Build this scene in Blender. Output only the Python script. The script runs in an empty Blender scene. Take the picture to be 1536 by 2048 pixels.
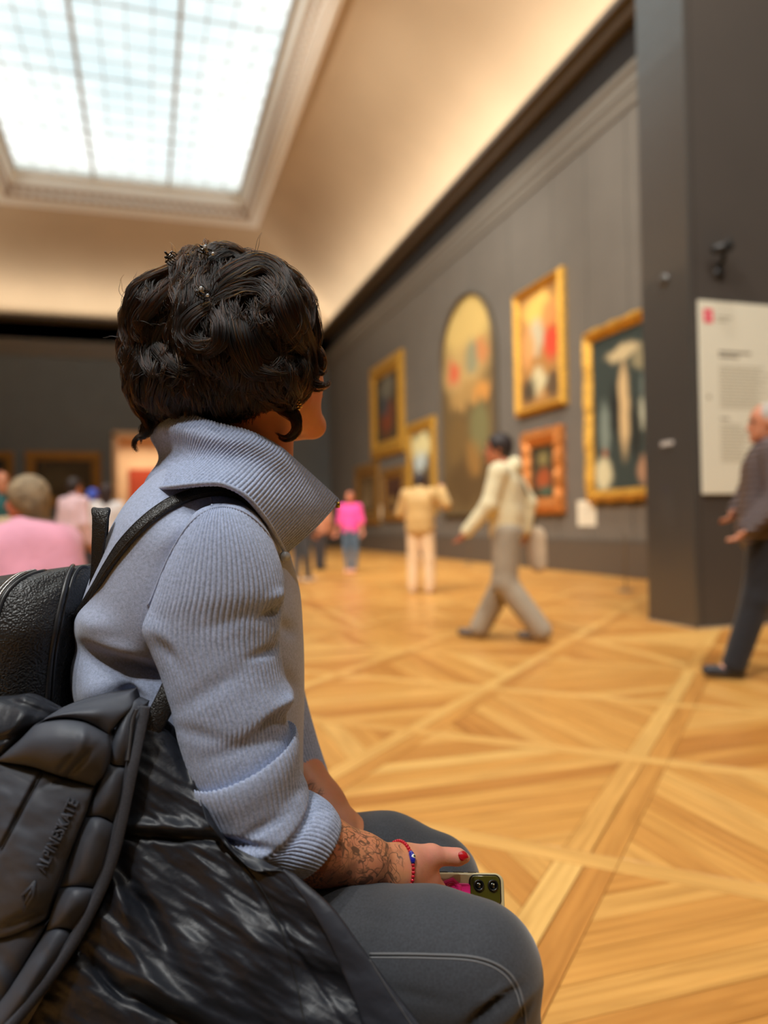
import bpy, bmesh, math, random
import numpy as np
from mathutils import Vector, Matrix
random.seed(7); np.random.seed(7)
S = bpy.context.scene
COL = S.collection

# ------------------------------------------------------------------ camera
FPX = 1538.0                       # focal length in pixels of the 1536x2048 frame
YAW, PITCH, ROLL = math.radians(17.27), math.radians(0.80), math.radians(1.0)
CAM = np.array([0.0, 0.0, 1.0])
_f = np.array([math.sin(YAW)*math.cos(PITCH), math.cos(YAW)*math.cos(PITCH), math.sin(PITCH)])
_r0 = np.array([math.cos(YAW), -math.sin(YAW), 0.0])
_u0 = np.cross(_r0, _f)
RT = math.cos(ROLL)*_r0 - math.sin(ROLL)*_u0
UP = math.cos(ROLL)*_u0 + math.sin(ROLL)*_r0
FW = _f
cd = bpy.data.cameras.new('camera')
cam = bpy.data.objects.new('camera', cd); COL.objects.link(cam)
M = Matrix(((RT[0], UP[0], -FW[0], CAM[0]), (RT[1], UP[1], -FW[1], CAM[1]), (RT[2], UP[2], -FW[2], CAM[2]), (0, 0, 0, 1)))
cam.matrix_world = M
cd.sensor_fit = 'HORIZONTAL'; cd.sensor_width = 36.0
cd.lens = 36.0*FPX/1536.0
cd.clip_start = 0.05; cd.clip_end = 300
cd.dof.use_dof = True
cd.dof.focus_distance = 0.93
cd.dof.aperture_fstop = 2.9
S.camera = cam

# ------------------------------------------------------------------ view, world, lights
S.view_settings.view_transform = 'Standard'
S.view_settings.look = 'None'
S.view_settings.gamma = 1.0
S.view_settings.use_curve_mapping = False
S.view_settings.exposure = 0.0
S.cycles.max_bounces = 8
S.cycles.diffuse_bounces = 4
S.cycles.glossy_bounces = 3
S.cycles.transparent_max_bounces = 16
S.cycles.caustics_reflective = False
S.cycles.caustics_refractive = False
S.cycles.sample_clamp_indirect = 4.0

w = bpy.data.worlds.new('sky'); S.world = w; w.use_nodes = True
nt = w.node_tree; nt.nodes.clear()
def N(tree, kind, **kw):
    n = tree.nodes.new(kind)
    for k, v in kw.items():
        if k.startswith('i_'):
            n.inputs[k[2:].replace('_', ' ')].default_value = v
        else:
            setattr(n, k, v)
    return n
_tc = N(nt, 'ShaderNodeTexCoord')
_mp = N(nt, 'ShaderNodeMapping'); _mp.inputs['Scale'].default_value = (3.0, 3.0, 4.5)
_mp.inputs['Location'].default_value = (0.35, 0.2, 0.1)
_nz = N(nt, 'ShaderNodeTexNoise'); _nz.inputs['Scale'].default_value = 1.5; _nz.inputs['Detail'].default_value = 4
_cr = N(nt, 'ShaderNodeValToRGB')
_cr.color_ramp.elements[0].position = 0.38; _cr.color_ramp.elements[0].color = (0.34, 0.50, 0.56, 1)
_cr.color_ramp.elements[1].position = 0.60; _cr.color_ramp.elements[1].color = (1.0, 0.98, 0.94, 1)
_bg = N(nt, 'ShaderNodeBackground'); _bg.inputs['Strength'].default_value = 1.7
_out = N(nt, 'ShaderNodeOutputWorld')
nt.links.new(_tc.outputs['Generated'], _mp.inputs['Vector'])
nt.links.new(_mp.outputs['Vector'], _nz.inputs['Vector'])
nt.links.new(_nz.outputs['Fac'], _cr.inputs['Fac'])
nt.links.new(_cr.outputs['Color'], _bg.inputs['Color'])
nt.links.new(_bg.outputs['Background'], _out.inputs['Surface'])

# room dimensions (metres); gallery runs along +Y, right wall at WX1
WX0, WX1, WY0, WY1 = -8.4, 7.8, -9.6, 33.0
SX0, SX1, SY0, SY1, SZ = -4.8, 4.2, -6.0, 29.4, 12.5      # outer edge of the skylight frame
GX0, GX1, GY0, GY1, GZ = -4.1, 3.5, -5.2, 28.6, 13.35     # glass opening
CZ = 9.3                                                   # top of the cornice

def look_rot(direction):
    return Vector(direction).to_track_quat('-Z', 'Y').to_euler()

def area_lamp(name, loc, direction, sx, sy, power, color, portal=False, xaxis=(1, 0, 0)):
    """one-sided rectangular lamp: shines along direction, its sx side lies along xaxis"""
    l = bpy.data.lights.new(name, 'AREA'); l.shape = 'RECTANGLE'
    l.size = sx; l.size_y = sy; l.energy = power; l.color = color
    o = bpy.data.objects.new(name, l); COL.objects.link(o)
    z = -Vector(direction).normalized(); x = Vector(xaxis); x = (x-x.dot(z)*z).normalized(); y = z.cross(x)
    o.matrix_world = Matrix(((x[0], y[0], z[0], loc[0]), (x[1], y[1], z[1], loc[1]), (x[2], y[2], z[2], loc[2]), (0, 0, 0, 1)))
    if portal: l.cycles.is_portal = True
    return o
# daylight portal in the skylight opening
area_lamp('skylight_portal', ((GX0+GX1)/2, (GY0+GY1)/2, GZ-0.02), (0, 0, -1), GX1-GX0, GY1-GY0, 1.0, (1, 1, 1), True)
# cove lighting: warm strips lying on the cornice ledge, shining up into the cove
COVE = (1.0, 0.94, 0.85)
_cl = WY1-WY0-1.0
area_lamp('cove_strip_right', (WX1-0.36, (WY0+WY1)/2, CZ+0.05), (-0.5, 0, 1), _cl, 0.10, 420, COVE, xaxis=(0, 1, 0))
area_lamp('cove_strip_left', (WX0+0.36, (WY0+WY1)/2, CZ+0.05), (0.5, 0, 1), _cl, 0.10, 420, COVE, xaxis=(0, 1, 0))
area_lamp('cove_strip_far', ((WX0+WX1)/2, WY1-0.36, CZ+0.05), (0, -0.5, 1), WX1-WX0-1.0, 0.10, 170, COVE)
# added warm fill spots by the skylight frame, unseen, to brighten floor and wall
def spot_lamp(name, loc, target, power, color, angle, blend=0.6, radius=0.12):
    l = bpy.data.lights.new(name, 'SPOT'); l.energy = power; l.color = color
    l.spot_size = math.radians(angle); l.spot_blend = blend; l.shadow_soft_size = radius
    o = bpy.data.objects.new(name, l); COL.objects.link(o)
    o.location = loc; o.rotation_euler = look_rot(Vector(target)-Vector(loc))
    return o
SPOTS = []
for yy in (-4.0, 0.0, 4.0, 8.0, 12.0):
    SPOTS.append(((3.3, yy, 12.3), (6.6, yy+7.5, 0.0), 1450))
    SPOTS.append(((-3.9, yy, 12.3), (1.5, yy+8.0, 0.0), 1900))
for yy in (2.0, 6.0, 10.0, 14.0):
    SPOTS.append(((-3.9, yy, 12.3), (7.8, yy+7.0, 6.0), 2500))  # added wash that brightens the right wall
for i, (l, t, p) in enumerate(SPOTS):
    spot_lamp('warm_fill_spot', l, t, p, (1.0, 0.95, 0.86), 70)
for l, t, p in (((-3.9, -3.0, 12.3), (-0.1, 0.9, 0.9), 1700), ((-3.9, 3.0, 12.3), (-0.1, 1.0, 0.9), 900)):
    spot_lamp('cool_fill_spot', l, t, p, (0.86, 0.94, 1.0), 50, .8, .5)  # cool fill added for the seated woman, no fixture there

# ------------------------------------------------------------------ helpers
def P(u, v, d):
    """world point seen at pixel (u, v) of the 1536x2048 frame at depth d in front of the camera"""
    return CAM + d*FW + ((u-768.0)/FPX*d)*RT - ((v-1024.0)/FPX*d)*UP
def ray(u, v):
    return FW + (u-768.0)/FPX*RT - (v-1024.0)/FPX*UP
def on_plane(u, v, axis, val):
    r = ray(u, v); t = (val-CAM[axis])/r[axis]
    return CAM + t*r
def proj(p):
    q = np.asarray(p)-CAM; d = q@FW
    return 768+FPX*(q@RT)/d, 1024-FPX*(q@UP)/d, d

def setp(o, label=None, cat=None, group=None, kind=None):
    if label: o['label'] = label
    if cat: o['category'] = cat
    if group: o['group'] = group
    if kind: o['kind'] = kind
    return o
def link(o, parent=None):
    COL.objects.link(o)
    if parent is not None: o.parent = parent
    return o
def empty(name, loc=(0, 0, 0), rz=0.0, parent=None, **kw):
    o = bpy.data.objects.new(name, None); o.location = loc; o.rotation_euler = (0, 0, rz)
    o.empty_display_size = 0.1
    link(o, parent); setp(o, **kw); return o
def shade(me, smooth=True):
    me.polygons.foreach_set('use_smooth', np.full(len(me.polygons), smooth)); me.update()
def mesh_obj(name, verts, faces, mat, parent=None, smooth=True, origin=None, **kw):
    """verts in world space (or in the parent's local space when the parent is not at the origin and origin=None)"""
    me = bpy.data.meshes.new(name)
    me.from_pydata([tuple(map(float, v)) for v in verts], [], [tuple(map(int, f)) for f in faces])
    shade(me, smooth)
    if mat is not None: me.materials.append(mat)
    o = bpy.data.objects.new(name, me); link(o, parent); setp(o, **kw); return o
def np_mesh(name, verts, quads, mat, parent=None, smooth=True, **kw):
    verts = np.asarray(verts, dtype=np.float32); quads = np.asarray(quads, dtype=np.int32)
    me = bpy.data.meshes.new(name)
    n = quads.shape[1]
    me.vertices.add(len(verts)); me.vertices.foreach_set('co', verts.ravel())
    me.loops.add(quads.size); me.loops.foreach_set('vertex_index', quads.ravel())
    me.polygons.add(len(quads)); me.polygons.foreach_set('loop_start', np.arange(0, quads.size, n, dtype=np.int32))
    me.polygons.foreach_set('loop_total', np.full(len(quads), n, dtype=np.int32))
    me.update(calc_edges=True); me.validate()
    shade(me, smooth)
    if mat is not None: me.materials.append(mat)
    o = bpy.data.objects.new(name, me); link(o, parent); setp(o, **kw); return o
def bm_obj(name, bm, mat, parent=None, smooth=False, **kw):
    bmesh.ops.recalc_face_normals(bm, faces=bm.faces[:])
    me = bpy.data.meshes.new(name); bm.to_mesh(me); bm.free()
    shade(me, smooth)
    if mat is not None: me.materials.append(mat)
    o = bpy.data.objects.new(name, me); link(o, parent); setp(o, **kw); return o
def add_box(bm, x0, x1, y0, y1, z0, z1, bev=0.0):
    r = bmesh.ops.create_cube(bm, size=1.0)
    vs = r['verts']
    for v in vs:
        v.co = Vector(((x0+x1)/2+v.co.x*(x1-x0), (y0+y1)/2+v.co.y*(y1-y0), (z0+z1)/2+v.co.z*(z1-z0)))
    if bev > 0:
        es = list({e for v in vs for e in v.link_edges})
        bmesh.ops.bevel(bm, geom=es, offset=bev, segments=2, profile=0.6, affect='EDGES')
def box_obj(name, x0, x1, y0, y1, z0, z1, mat, parent=None, bev=0.0, **kw):
    bm = bmesh.new(); add_box(bm, x0, x1, y0, y1, z0, z1, bev); return bm_obj(name, bm, mat, parent, **kw)
def lathe(name, prof, loc, mat, parent=None, seg=24, **kw):
    prof = list(prof); V = []; F = []
    for r, z in prof:
        for k in range(seg):
            a = 2*math.pi*k/seg; V.append((loc[0]+r*math.cos(a), loc[1]+r*math.sin(a), loc[2]+z))
    for i in range(len(prof)-1):
        for k in range(seg):
            F.append((i*seg+k, i*seg+(k+1) % seg, (i+1)*seg+(k+1) % seg, (i+1)*seg+k))
    F.append(tuple(range(seg))[::-1]); F.append(tuple(range((len(prof)-1)*seg, len(prof)*seg)))
    return mesh_obj(name, V, F, mat, parent, **kw)
def catmull(pts, n):
    """n points along a Catmull-Rom curve through pts (any dimension), uniform in chord length"""
    p = np.asarray(pts, float)
    if len(p) == 2:
        t = np.linspace(0, 1, n)[:, None]; return p[0]*(1-t)+p[1]*t
    e = np.vstack([2*p[0]-p[1], p, 2*p[-1]-p[-2]])
    seg = np.linalg.norm(np.diff(p, axis=0), axis=1)+1e-9
    cum = np.concatenate([[0], np.cumsum(seg)]); s = np.linspace(0, cum[-1], n)
    i = np.clip(np.searchsorted(cum, s, side='right')-1, 0, len(p)-2)
    t = ((s-cum[i])/seg[i])[:, None]
    a, b, c, d = e[i], e[i+1], e[i+2], e[i+3]
    return 0.5*((2*b)+(-a+c)*t+(2*a-5*b+4*c-d)*t*t+(-a+3*b-3*c+d)*t**3)
def tube(path, rad, seg=10, caps=True, flat=1.0, up=None):
    """swept tube; rad scalar or array; returns verts, quads(list)"""
    p = np.asarray(path, float); n = len(p); rad = np.broadcast_to(np.asarray(rad, float), (n,))
    t = np.gradient(p, axis=0); t /= np.linalg.norm(t, axis=1)[:, None]+1e-12
    ref = np.array(up, float) if up is not None else np.array([0, 0, 1.0])
    if up is None and abs(t[0]@ref) > 0.9: ref = np.array([1.0, 0, 0])
    V = []; a = ref-(ref@t[0])*t[0]; a /= np.linalg.norm(a)
    for i in range(n):
        if up is not None: a = ref-(ref@t[i])*t[i]
        else: a = a-(a@t[i])*t[i]
        a /= np.linalg.norm(a)+1e-12; b = np.cross(t[i], a)
        for k in range(seg):
            th = 2*math.pi*k/seg
            V.append(p[i]+rad[i]*(math.cos(th)*a*flat+math.sin(th)*b))
    F = []
    for i in range(n-1):
        for k in range(seg):
            F.append((i*seg+k, i*seg+(k+1) % seg, (i+1)*seg+(k+1) % seg, (i+1)*seg+k))
    if caps:
        F.append(tuple(range(seg))[::-1]); F.append(tuple(range((n-1)*seg, n*seg)))
    return V, F
def tube_obj(name, path, rad, mat, parent=None, seg=10, flat=1.0, up=None, **kw):
    V, F = tube(path, rad, seg, True, flat, up); return mesh_obj(name, V, F, mat, parent, **kw)
def join_vf(parts):
    V = []; F = []
    for v, f in parts:
        o = len(V); V.extend(v); F.extend([tuple(i+o for i in q) for q in f])
    return V, F
def smooth01(x):
    x = np.clip(x, 0, 1); return x*x*(3-2*x)

# ------------------------------------------------------------------ material helpers
def srgb(r, g, b):
    f = lambda c: (c/255)/12.92 if c <= 10 else (((c/255)+0.055)/1.055)**2.4
    return (f(r), f(g), f(b), 1.0)
def new_mat(name):
    m = bpy.data.materials.new(name); m.use_nodes = True
    t = m.node_tree; b = t.nodes['Principled BSDF']; return m, t, b
def mat(name, color, rough=0.6, var=0.0, scale=8.0, bump=0.0, bscale=40.0, metal=0.0, spec=0.5, sheen=0.0, sss=0.0, coat=0.0, detail=4.0, bdist=0.01):
    m, t, b = new_mat(name)
    color = tuple(color) if len(color) == 4 else tuple(color)+(1.0,)
    b.inputs['Base Color'].default_value = color
    b.inputs['Roughness'].default_value = rough; b.inputs['Metallic'].default_value = metal
    b.inputs['Specular IOR Level'].default_value = spec
    if sheen: b.inputs['Sheen Weight'].default_value = sheen
    if coat: b.inputs['Coat Weight'].default_value = coat
    if sss:
        b.inputs['Subsurface Weight'].default_value = sss
        b.inputs['Subsurface Radius'].default_value = (0.012, 0.004, 0.002)
    tc = N(t, 'ShaderNodeTexCoord')
    if var:
        n = N(t, 'ShaderNodeTexNoise'); n.inputs['Scale'].default_value = scale; n.inputs['Detail'].default_value = detail
        t.links.new(tc.outputs['Object'], n.inputs['Vector'])
        r = N(t, 'ShaderNodeValToRGB')
        r.color_ramp.elements[0].position = 0.3; r.color_ramp.elements[1].position = 0.7
        r.color_ramp.elements[0].color = tuple(c*(1-var) for c in color[:3])+(1,)
        r.color_ramp.elements[1].color = tuple(min(1, c*(1+var)) for c in color[:3])+(1,)
        t.links.new(n.outputs['Fac'], r.inputs['Fac']); t.links.new(r.outputs['Color'], b.inputs['Base Color'])
    if bump:
        n2 = N(t, 'ShaderNodeTexNoise'); n2.inputs['Scale'].default_value = bscale; n2.inputs['Detail'].default_value = 5
        t.links.new(tc.outputs['Object'], n2.inputs['Vector'])
        bp = N(t, 'ShaderNodeBump'); bp.inputs['Strength'].default_value = bump; bp.inputs['Distance'].default_value = bdist
        t.links.new(n2.outputs['Fac'], bp.inputs['Height']); t.links.new(bp.outputs['Normal'], b.inputs['Normal'])
    return m
def emis(name, color, strength):
    m, t, b = new_mat(name)
    b.inputs['Base Color'].default_value = color; b.inputs['Emission Color'].default_value = color
    b.inputs['Emission Strength'].default_value = strength; return m
# ================================================================== ROOM
M_wallR = mat('grey_brown_panel_paint', srgb(104, 98, 90), 0.55, 0.05, 1.5, 0.05, 30)
M_wallF = mat('grey_green_wall_paint', srgb(98, 104, 106), 0.6, 0.05, 1.5)
M_pier = mat('dark_brown_pier_paint', srgb(68, 62, 58), 0.5, 0.05, 1.0)
M_pilaster = mat('slate_grey_pilaster_paint', srgb(66, 64, 62), 0.30, 0.04, 1.0, spec=1.0, coat=.3)
M_mould = mat('grey_moulding_paint', srgb(112, 106, 97), 0.5)
M_ledge = mat('dark_grey_ledge_paint', srgb(96, 90, 83), 0.5)
M_black = mat('black_shade_and_joints', srgb(22, 16, 13), 0.8)  # black carries the shade of the cornice recess; also panel joints and roof
M_cove = mat('beige_plaster', srgb(200, 176, 144), 0.85, 0.04, 0.6)
M_white = mat('cream_stucco', srgb(250, 246, 236), 0.7, 0.02, 6.0)
M_orn = mat('brown_stucco_ornament', srgb(190, 165, 140), 0.75, 0.15, 20.0)
M_bar = mat('pale_grey_glazing_bar', srgb(205, 205, 200), 0.5)

# --- floor: base slab and parquet planks (squares set at 45 degrees, planks alternate X / Y)
box_obj('floor', WX0-.3, WX1+.3, WY0-.3, WY1+.3, -0.30, -0.012, mat('dark_subfloor', srgb(92, 55, 24), 0.8), kind='structure')
floor = bpy.data.objects['floor']

def wood_material():
    m, t, b = new_mat('honey_oak')
    uv = N(t, 'ShaderNodeUVMap'); uv.uv_map = 'grain'
    at = N(t, 'ShaderNodeAttribute'); at.attribute_name = 'tone'; at.attribute_type = 'GEOMETRY'
    mp = N(t, 'ShaderNodeMapping'); mp.inputs['Scale'].default_value = (2.2, 26.0, 1.0)
    t.links.new(uv.outputs['UV'], mp.inputs['Vector'])
    nz = N(t, 'ShaderNodeTexNoise'); nz.inputs['Scale'].default_value = 1.0; nz.inputs['Detail'].default_value = 6; nz.inputs['Distortion'].default_value = 0.6
    t.links.new(mp.outputs['Vector'], nz.inputs['Vector'])
    wv = N(t, 'ShaderNodeTexWave'); wv.inputs['Scale'].default_value = 0.35; wv.inputs['Distortion'].default_value = 5.0; wv.inputs['Detail'].default_value = 3
    wv.bands_direction = 'Y'
    t.links.new(mp.outputs['Vector'], wv.inputs['Vector'])
    cr = N(t, 'ShaderNodeValToRGB'); e = cr.color_ramp.elements
    e[0].position = 0.0; e[0].color = srgb(196, 128, 58)
    e[1].position = 1.0; e[1].color = srgb(242, 192, 112)
    x = cr.color_ramp.elements.new(0.5); x.color = srgb(226, 164, 84)
    t.links.new(at.outputs['Fac'], cr.inputs['Fac'])
    g = N(t, 'ShaderNodeValToRGB'); e = g.color_ramp.elements
    e[0].position = 0.30; e[0].color = (0.62, 0.55, 0.46, 1); e[1].position = 0.68; e[1].color = (1, 1, 1, 1)
    t.links.new(nz.outputs['Fac'], g.inputs['Fac'])
    g2 = N(t, 'ShaderNodeValToRGB'); e = g2.color_ramp.elements
    e[0].position = 0.0; e[0].color = (0.86, 0.80, 0.72, 1); e[1].position = 0.6; e[1].color = (1, 1, 1, 1)
    t.links.new(wv.outputs['Fac'], g2.inputs['Fac'])
    mx = N(t, 'ShaderNodeMix', data_type='RGBA', blend_type='MULTIPLY'); mx.inputs[0].default_value = 0.75
    t.links.new(cr.outputs['Color'], mx.inputs[6]); t.links.new(g.outputs['Color'], mx.inputs[7])
    mx2 = N(t, 'ShaderNodeMix', data_type='RGBA', blend_type='MULTIPLY'); mx2.inputs[0].default_value = 0.6
    t.links.new(mx.outputs[2], mx2.inputs[6]); t.links.new(g2.outputs['Color'], mx2.inputs[7])
    t.links.new(mx2.outputs[2], b.inputs['Base Color'])
    b.inputs['Roughness'].default_value = 0.34; b.inputs['Specular IOR Level'].default_value = 0.4
    bp = N(t, 'ShaderNodeBump'); bp.inputs['Strength'].default_value = 0.12; bp.inputs['Distance'].default_value = 0.002
    t.links.new(nz.outputs['Fac'], bp.inputs['Height']); t.links.new(bp.outputs['Normal'], b.inputs['Normal'])
    return m
M_wood = wood_material()

def clip_poly(poly, a, b, c):      # keep a*x+b*y <= c
    out = []
    for i in range(len(poly)):
        p, q = poly[i], poly[(i+1) % len(poly)]
        dp, dq = a*p[0]+b*p[1]-c, a*q[0]+b*q[1]-c
        if dp <= 0: out.append(p)
        if dp*dq < 0:
            t = dp/(dp-dq); out.append((p[0]+t*(q[0]-p[0]), p[1]+t*(q[1]-p[1])))
    return out
R2 = math.sqrt(0.5)
NODE0 = np.array([1.97, 2.74]); PITCHC = 1.045
EA = np.array([R2, R2]); EB = np.array([-R2, R2])       # the two band directions
BA, BB = 0.085, 0.046            # half width of the double band along EA, of the single band along EB
planks = []                      # (polygon, grain direction, tone)
def nodept(i, j): return NODE0+i*PITCHC*EA+j*PITCHC*EB
rngp = random.Random(3)
for i in range(-22, 34):
    for j in range(-22, 34):
        c = nodept(i+.5, j+.5)
        if not (WX0-.8 < c[0] < WX1+.8 and -2.0 < c[1] < WY1+.8): continue
        n0 = nodept(i, j)
        # double band along EA, between node (i,j) and (i+1,j): two planks
        for s0, s1, tn in ((-BA, -0.002, 0.20), (0.002, BA, 0.85)):
            a0, a1 = BB+0.001, PITCHC-BB-0.001
            q = [tuple(n0+a*EA+s*EB) for a, s in ((a0, s0), (a1, s0), (a1, s1), (a0, s1))]
            planks.append((q, EA, min(1, max(0, tn+rngp.uniform(-.2, .2)))))
        # single band along EB, running through the crossing
        a0, a1 = -BA, PITCHC-BA-0.002
        q = [tuple(n0+s*EA+a*EB) for a, s in ((a0, -BB), (a0, BB), (a1, BB), (a1, -BB))]
        planks.append((q, EB, min(1, max(0, .85+rngp.uniform(-.2, .15)))))
        # field planks
        cell = [tuple(n0+a*EA+bq*EB) for a, bq in ((BB+.002, BA+.002), (PITCHC-BB-.002, BA+.002), (PITCHC-BB-.002, PITCHC-BA-.002), (BB+.002, PITCHC-BA-.002))]
        ax = (i+j) % 2                      # 0: planks run along Y, 1: along X
        k = 1 if ax else 0
        lo = min(p[k] for p in cell); hi = max(p[k] for p in cell); npl = 12; wd = (hi-lo)/npl
        for s in range(npl):
            nrm = (0, 1) if ax else (1, 0)
            q = clip_poly(cell, nrm[0], nrm[1], lo+(s+1)*wd-.001)
            if len(q) >= 3: q = clip_poly(q, -nrm[0], -nrm[1], -(lo+s*wd+.001))
            if len(q) >= 3:
                planks.append((q, np.array([1., 0.]) if ax else np.array([0., 1.]), rngp.betavariate(2.2, 2.2)))
def plank_geo(q, bev=0.0014, th=0.012):
    c = np.mean(np.array(q), axis=0); n = len(q); V = []
    sh = np.array(q); inner = []
    for p in sh:
        d = p-c; L = np.linalg.norm(d); inner.append(c+d*(1-min(0.3, bev*1.5/L)))
    V += [(p[0], p[1], -th) for p in sh]+[(p[0], p[1], -bev) for p in sh]+[(p[0], p[1], 0.0) for p in inner]
    F = []
    for k in range(n):
        k2 = (k+1) % n
        F += [(k, k2, n+k2, n+k), (n+k, n+k2, 2*n+k2, 2*n+k)]
    F.append(tuple(range(2*n, 3*n)))
    return V, F
def ccw(q):
    a = sum(q[k][0]*q[(k+1) % len(q)][1]-q[(k+1) % len(q)][0]*q[k][1] for k in range(len(q)))
    return q if a > 0 else q[::-1]
def plank_mesh(name, items):
    V = []; F = []; UV = []; T = []
    for q, g, tone in items:
        q = ccw(q); v, f = plank_geo(q); o = len(V); V += v; F += [tuple(a+o for a in x) for x in f]
        pr = np.array([-g[1], g[0]]); off = rngp.uniform(0, 50)
        for p in v:
            pp = np.array(p[:2]); UV.append((pp@g+off, pp@pr+off*1.7)); T.append(tone)
    me = bpy.data.meshes.new(name); me.from_pydata(V, [], F)
    uvl = me.uv_layers.new(name='grain')
    li = np.empty(len(me.loops), dtype=np.int32); me.loops.foreach_get('vertex_index', li)
    uvl.data.foreach_set('uv', np.array(UV, dtype=np.float32)[li].ravel())
    at = me.attributes.new('tone', 'FLOAT', 'POINT'); at.data.foreach_set('value', np.array(T, dtype=np.float32))
    me.materials.append(M_wood); shade(me, False)
    return me
def visible_area(q):
    pr = []
    for p in q:
        d = (np.array([p[0], p[1], 0.0])-CAM)@FW
        if d < 0.7: return 0
        pr.append(proj((p[0], p[1], 0.0))[:2])
    pr = np.array(pr)
    pr[:, 0] = np.clip(pr[:, 0], 560, 1536); pr[:, 1] = np.clip(pr[:, 1], 900, 2048)
    a = sum(pr[k][0]*pr[(k+1) % len(pr)][1]-pr[(k+1) % len(pr)][0]*pr[k][1] for k in range(len(pr)))
    return abs(a)/2
order = sorted(range(len(planks)), key=lambda k: -visible_area(planks[k][0]))
near = order[:295]; rest = order[295:]
for k in near:
    o = bpy.data.objects.new('plank', plank_mesh('plank', [planks[k]])); link(o, floor)
o = bpy.data.objects.new('plank_field', plank_mesh('plank_field', [planks[k] for k in rest])); link(o, floor); o['kind'] = 'stuff'

# --- walls
def panel_wall(name, x0, x1, y0, y1, z0, z1, mat_):
    return box_obj(name, x0, x1, y0, y1, z0, z1, mat_, kind='structure')
wr = panel_wall('wall_right', WX1+0.03, WX1+0.35, WY0, WY1, 0, CZ, M_black)
DADO, WTOP = 0.60, 7.85
yj = [5.0, 7.6, 9.3, 11.05, 12.3, 13.5, 15.4, 17.6, 20.0, 22.5, 25.0, 27.7, 30.3, WY1-.02]
for a, b_ in zip(yj[:-1], yj[1:]):
    box_obj('panel', WX1, WX1+0.06, a+0.012, b_-0.012, DADO+.01, WTOP, M_wallR, wr, bev=0.006)
box_obj('panel', WX1, WX1+0.06, WY0+.02, 5.0-.012, DADO+.01, WTOP, M_wallR, wr, bev=0.006)
box_obj('baseboard_right', WX1-0.045, WX1+0.05, WY0, WY1-.03, 0, DADO, mat('brown_dado_paint', srgb(88, 78, 68), 0.5), bev=0.01, kind='structure')
box_obj('baseboard_far', WX0+.05, WX1-.05, WY1-0.045, WY1+0.05, 0, DADO, mat('grey_dado_paint', srgb(80, 76, 68), 0.5), bev=0.01, kind='structure')
wl = panel_wall('wall_left', WX0-0.35, WX0, WY0, WY1, 0, CZ, M_wallR)
wb = panel_wall('wall_back', WX0, WX1, WY0-0.35, WY0, 0, CZ, M_wallR)
# far wall with a doorway opening
DX0 = on_plane(226, 960, 1, WY1)[0]; DX1 = DX0+2.7; DZ = on_plane(250, 868, 1, WY1)[2]
bm = bmesh.new()
add_box(bm, WX0, DX0, WY1, WY1+.4, 0, CZ); add_box(bm, DX1, WX1+.03, WY1, WY1+.4, 0, CZ); add_box(bm, DX0, DX1, WY1, WY1+.4, DZ, CZ)
bm_obj('wall_far', bm, M_wallF, kind='structure')
# doorway to the next room
d1 = empty('door_1', (0, 0, 0), kind='structure')
M_beige = mat('beige_stone', srgb(222, 188, 150), 0.7, 0.06, 2.0)
bm = bmesh.new()
add_box(bm, DX0-.02, DX0+.16, WY1-.10, WY1+.6, 0, DZ); add_box(bm, DX1-.16, DX1+.02, WY1-.10, WY1+.6, 0, DZ); add_box(bm, DX0-.02, DX1+.02, WY1-.10, WY1+.6, DZ-.16, DZ+.1)
bm_obj('door_frame', bm, M_beige, d1)
bm = bmesh.new(); add_box(bm, DX0-3, DX1+3, WY1+4.5, WY1+4.7, 0, 5); add_box(bm, DX0-3, DX1+3, WY1+.4, WY1+4.7, 4.9, 5.1)
add_box(bm, DX0-3.1, DX0-3, WY1+.4, WY1+4.7, 0, 5); add_box(bm, DX1+3, DX1+3.1, WY1+.4, WY1+4.7, 0, 5)
bm_obj('next_room_shell', bm, M_beige, d1)
ax0 = on_plane(258, 1000, 1, WY1+4.4)[0]; az = on_plane(258, 938, 1, WY1+4.4)[2]
bm = bmesh.new(); add_box(bm, ax0, ax0+2.6, WY1+4.40, WY1+4.5, 0.0, az, .02)
bm_obj('red_hanging', bm, mat('brick_red_cloth', srgb(168, 62, 34), 0.8, 0.1, 3), d1)
box_obj('next_room_floor', DX0-3, DX1+3, WY1+.3, WY1+4.6, -.2, -.001, mat('oak_plain', srgb(205, 150, 80), .4), d1)
area_lamp('next_room_lamp', ((DX0+DX1)/2, WY1+2.4, 4.8), (0, 0, -1), 3, 2.5, 180, (1, .82, .6))

# --- pier (near wall end) with its pilaster face
pA = on_plane(1385, 1259, 2, 0.0); pB = on_plane(1313, 1240, 2, 0.0)
PX, PY0, PY1 = float((pA[0]+pB[0])/2), float(pA[1]), float(pB[1])
pier = box_obj('wall_pier', PX+.012, WX1-.002, PY0+.0, PY1, 0, CZ+.0, M_pier, kind='structure')
bm = bmesh.new(); add_box(bm, PX-.02, PX+.012, PY0, PY1+.01, 0.0, CZ+.3, .004)
bm_obj('pilaster_facing', bm, M_pilaster, pier)
bm = bmesh.new(); add_box(bm, PX-.035, PX-.02, PY0-.03, PY1+.012, 0, 0.012); add_box(bm, PX-.035, WX1-.1, PY0-.03, PY0-.002, 0, 0.012)
bm_obj('trim_2', bm, mat('brushed_steel_strip', srgb(190, 175, 150), .4, metal=.3), kind='structure')
box_obj('door_seam', PX+.05, PX+.056, PY0-.001, PY0+.01, 0.0, CZ, M_black, pier)

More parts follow.
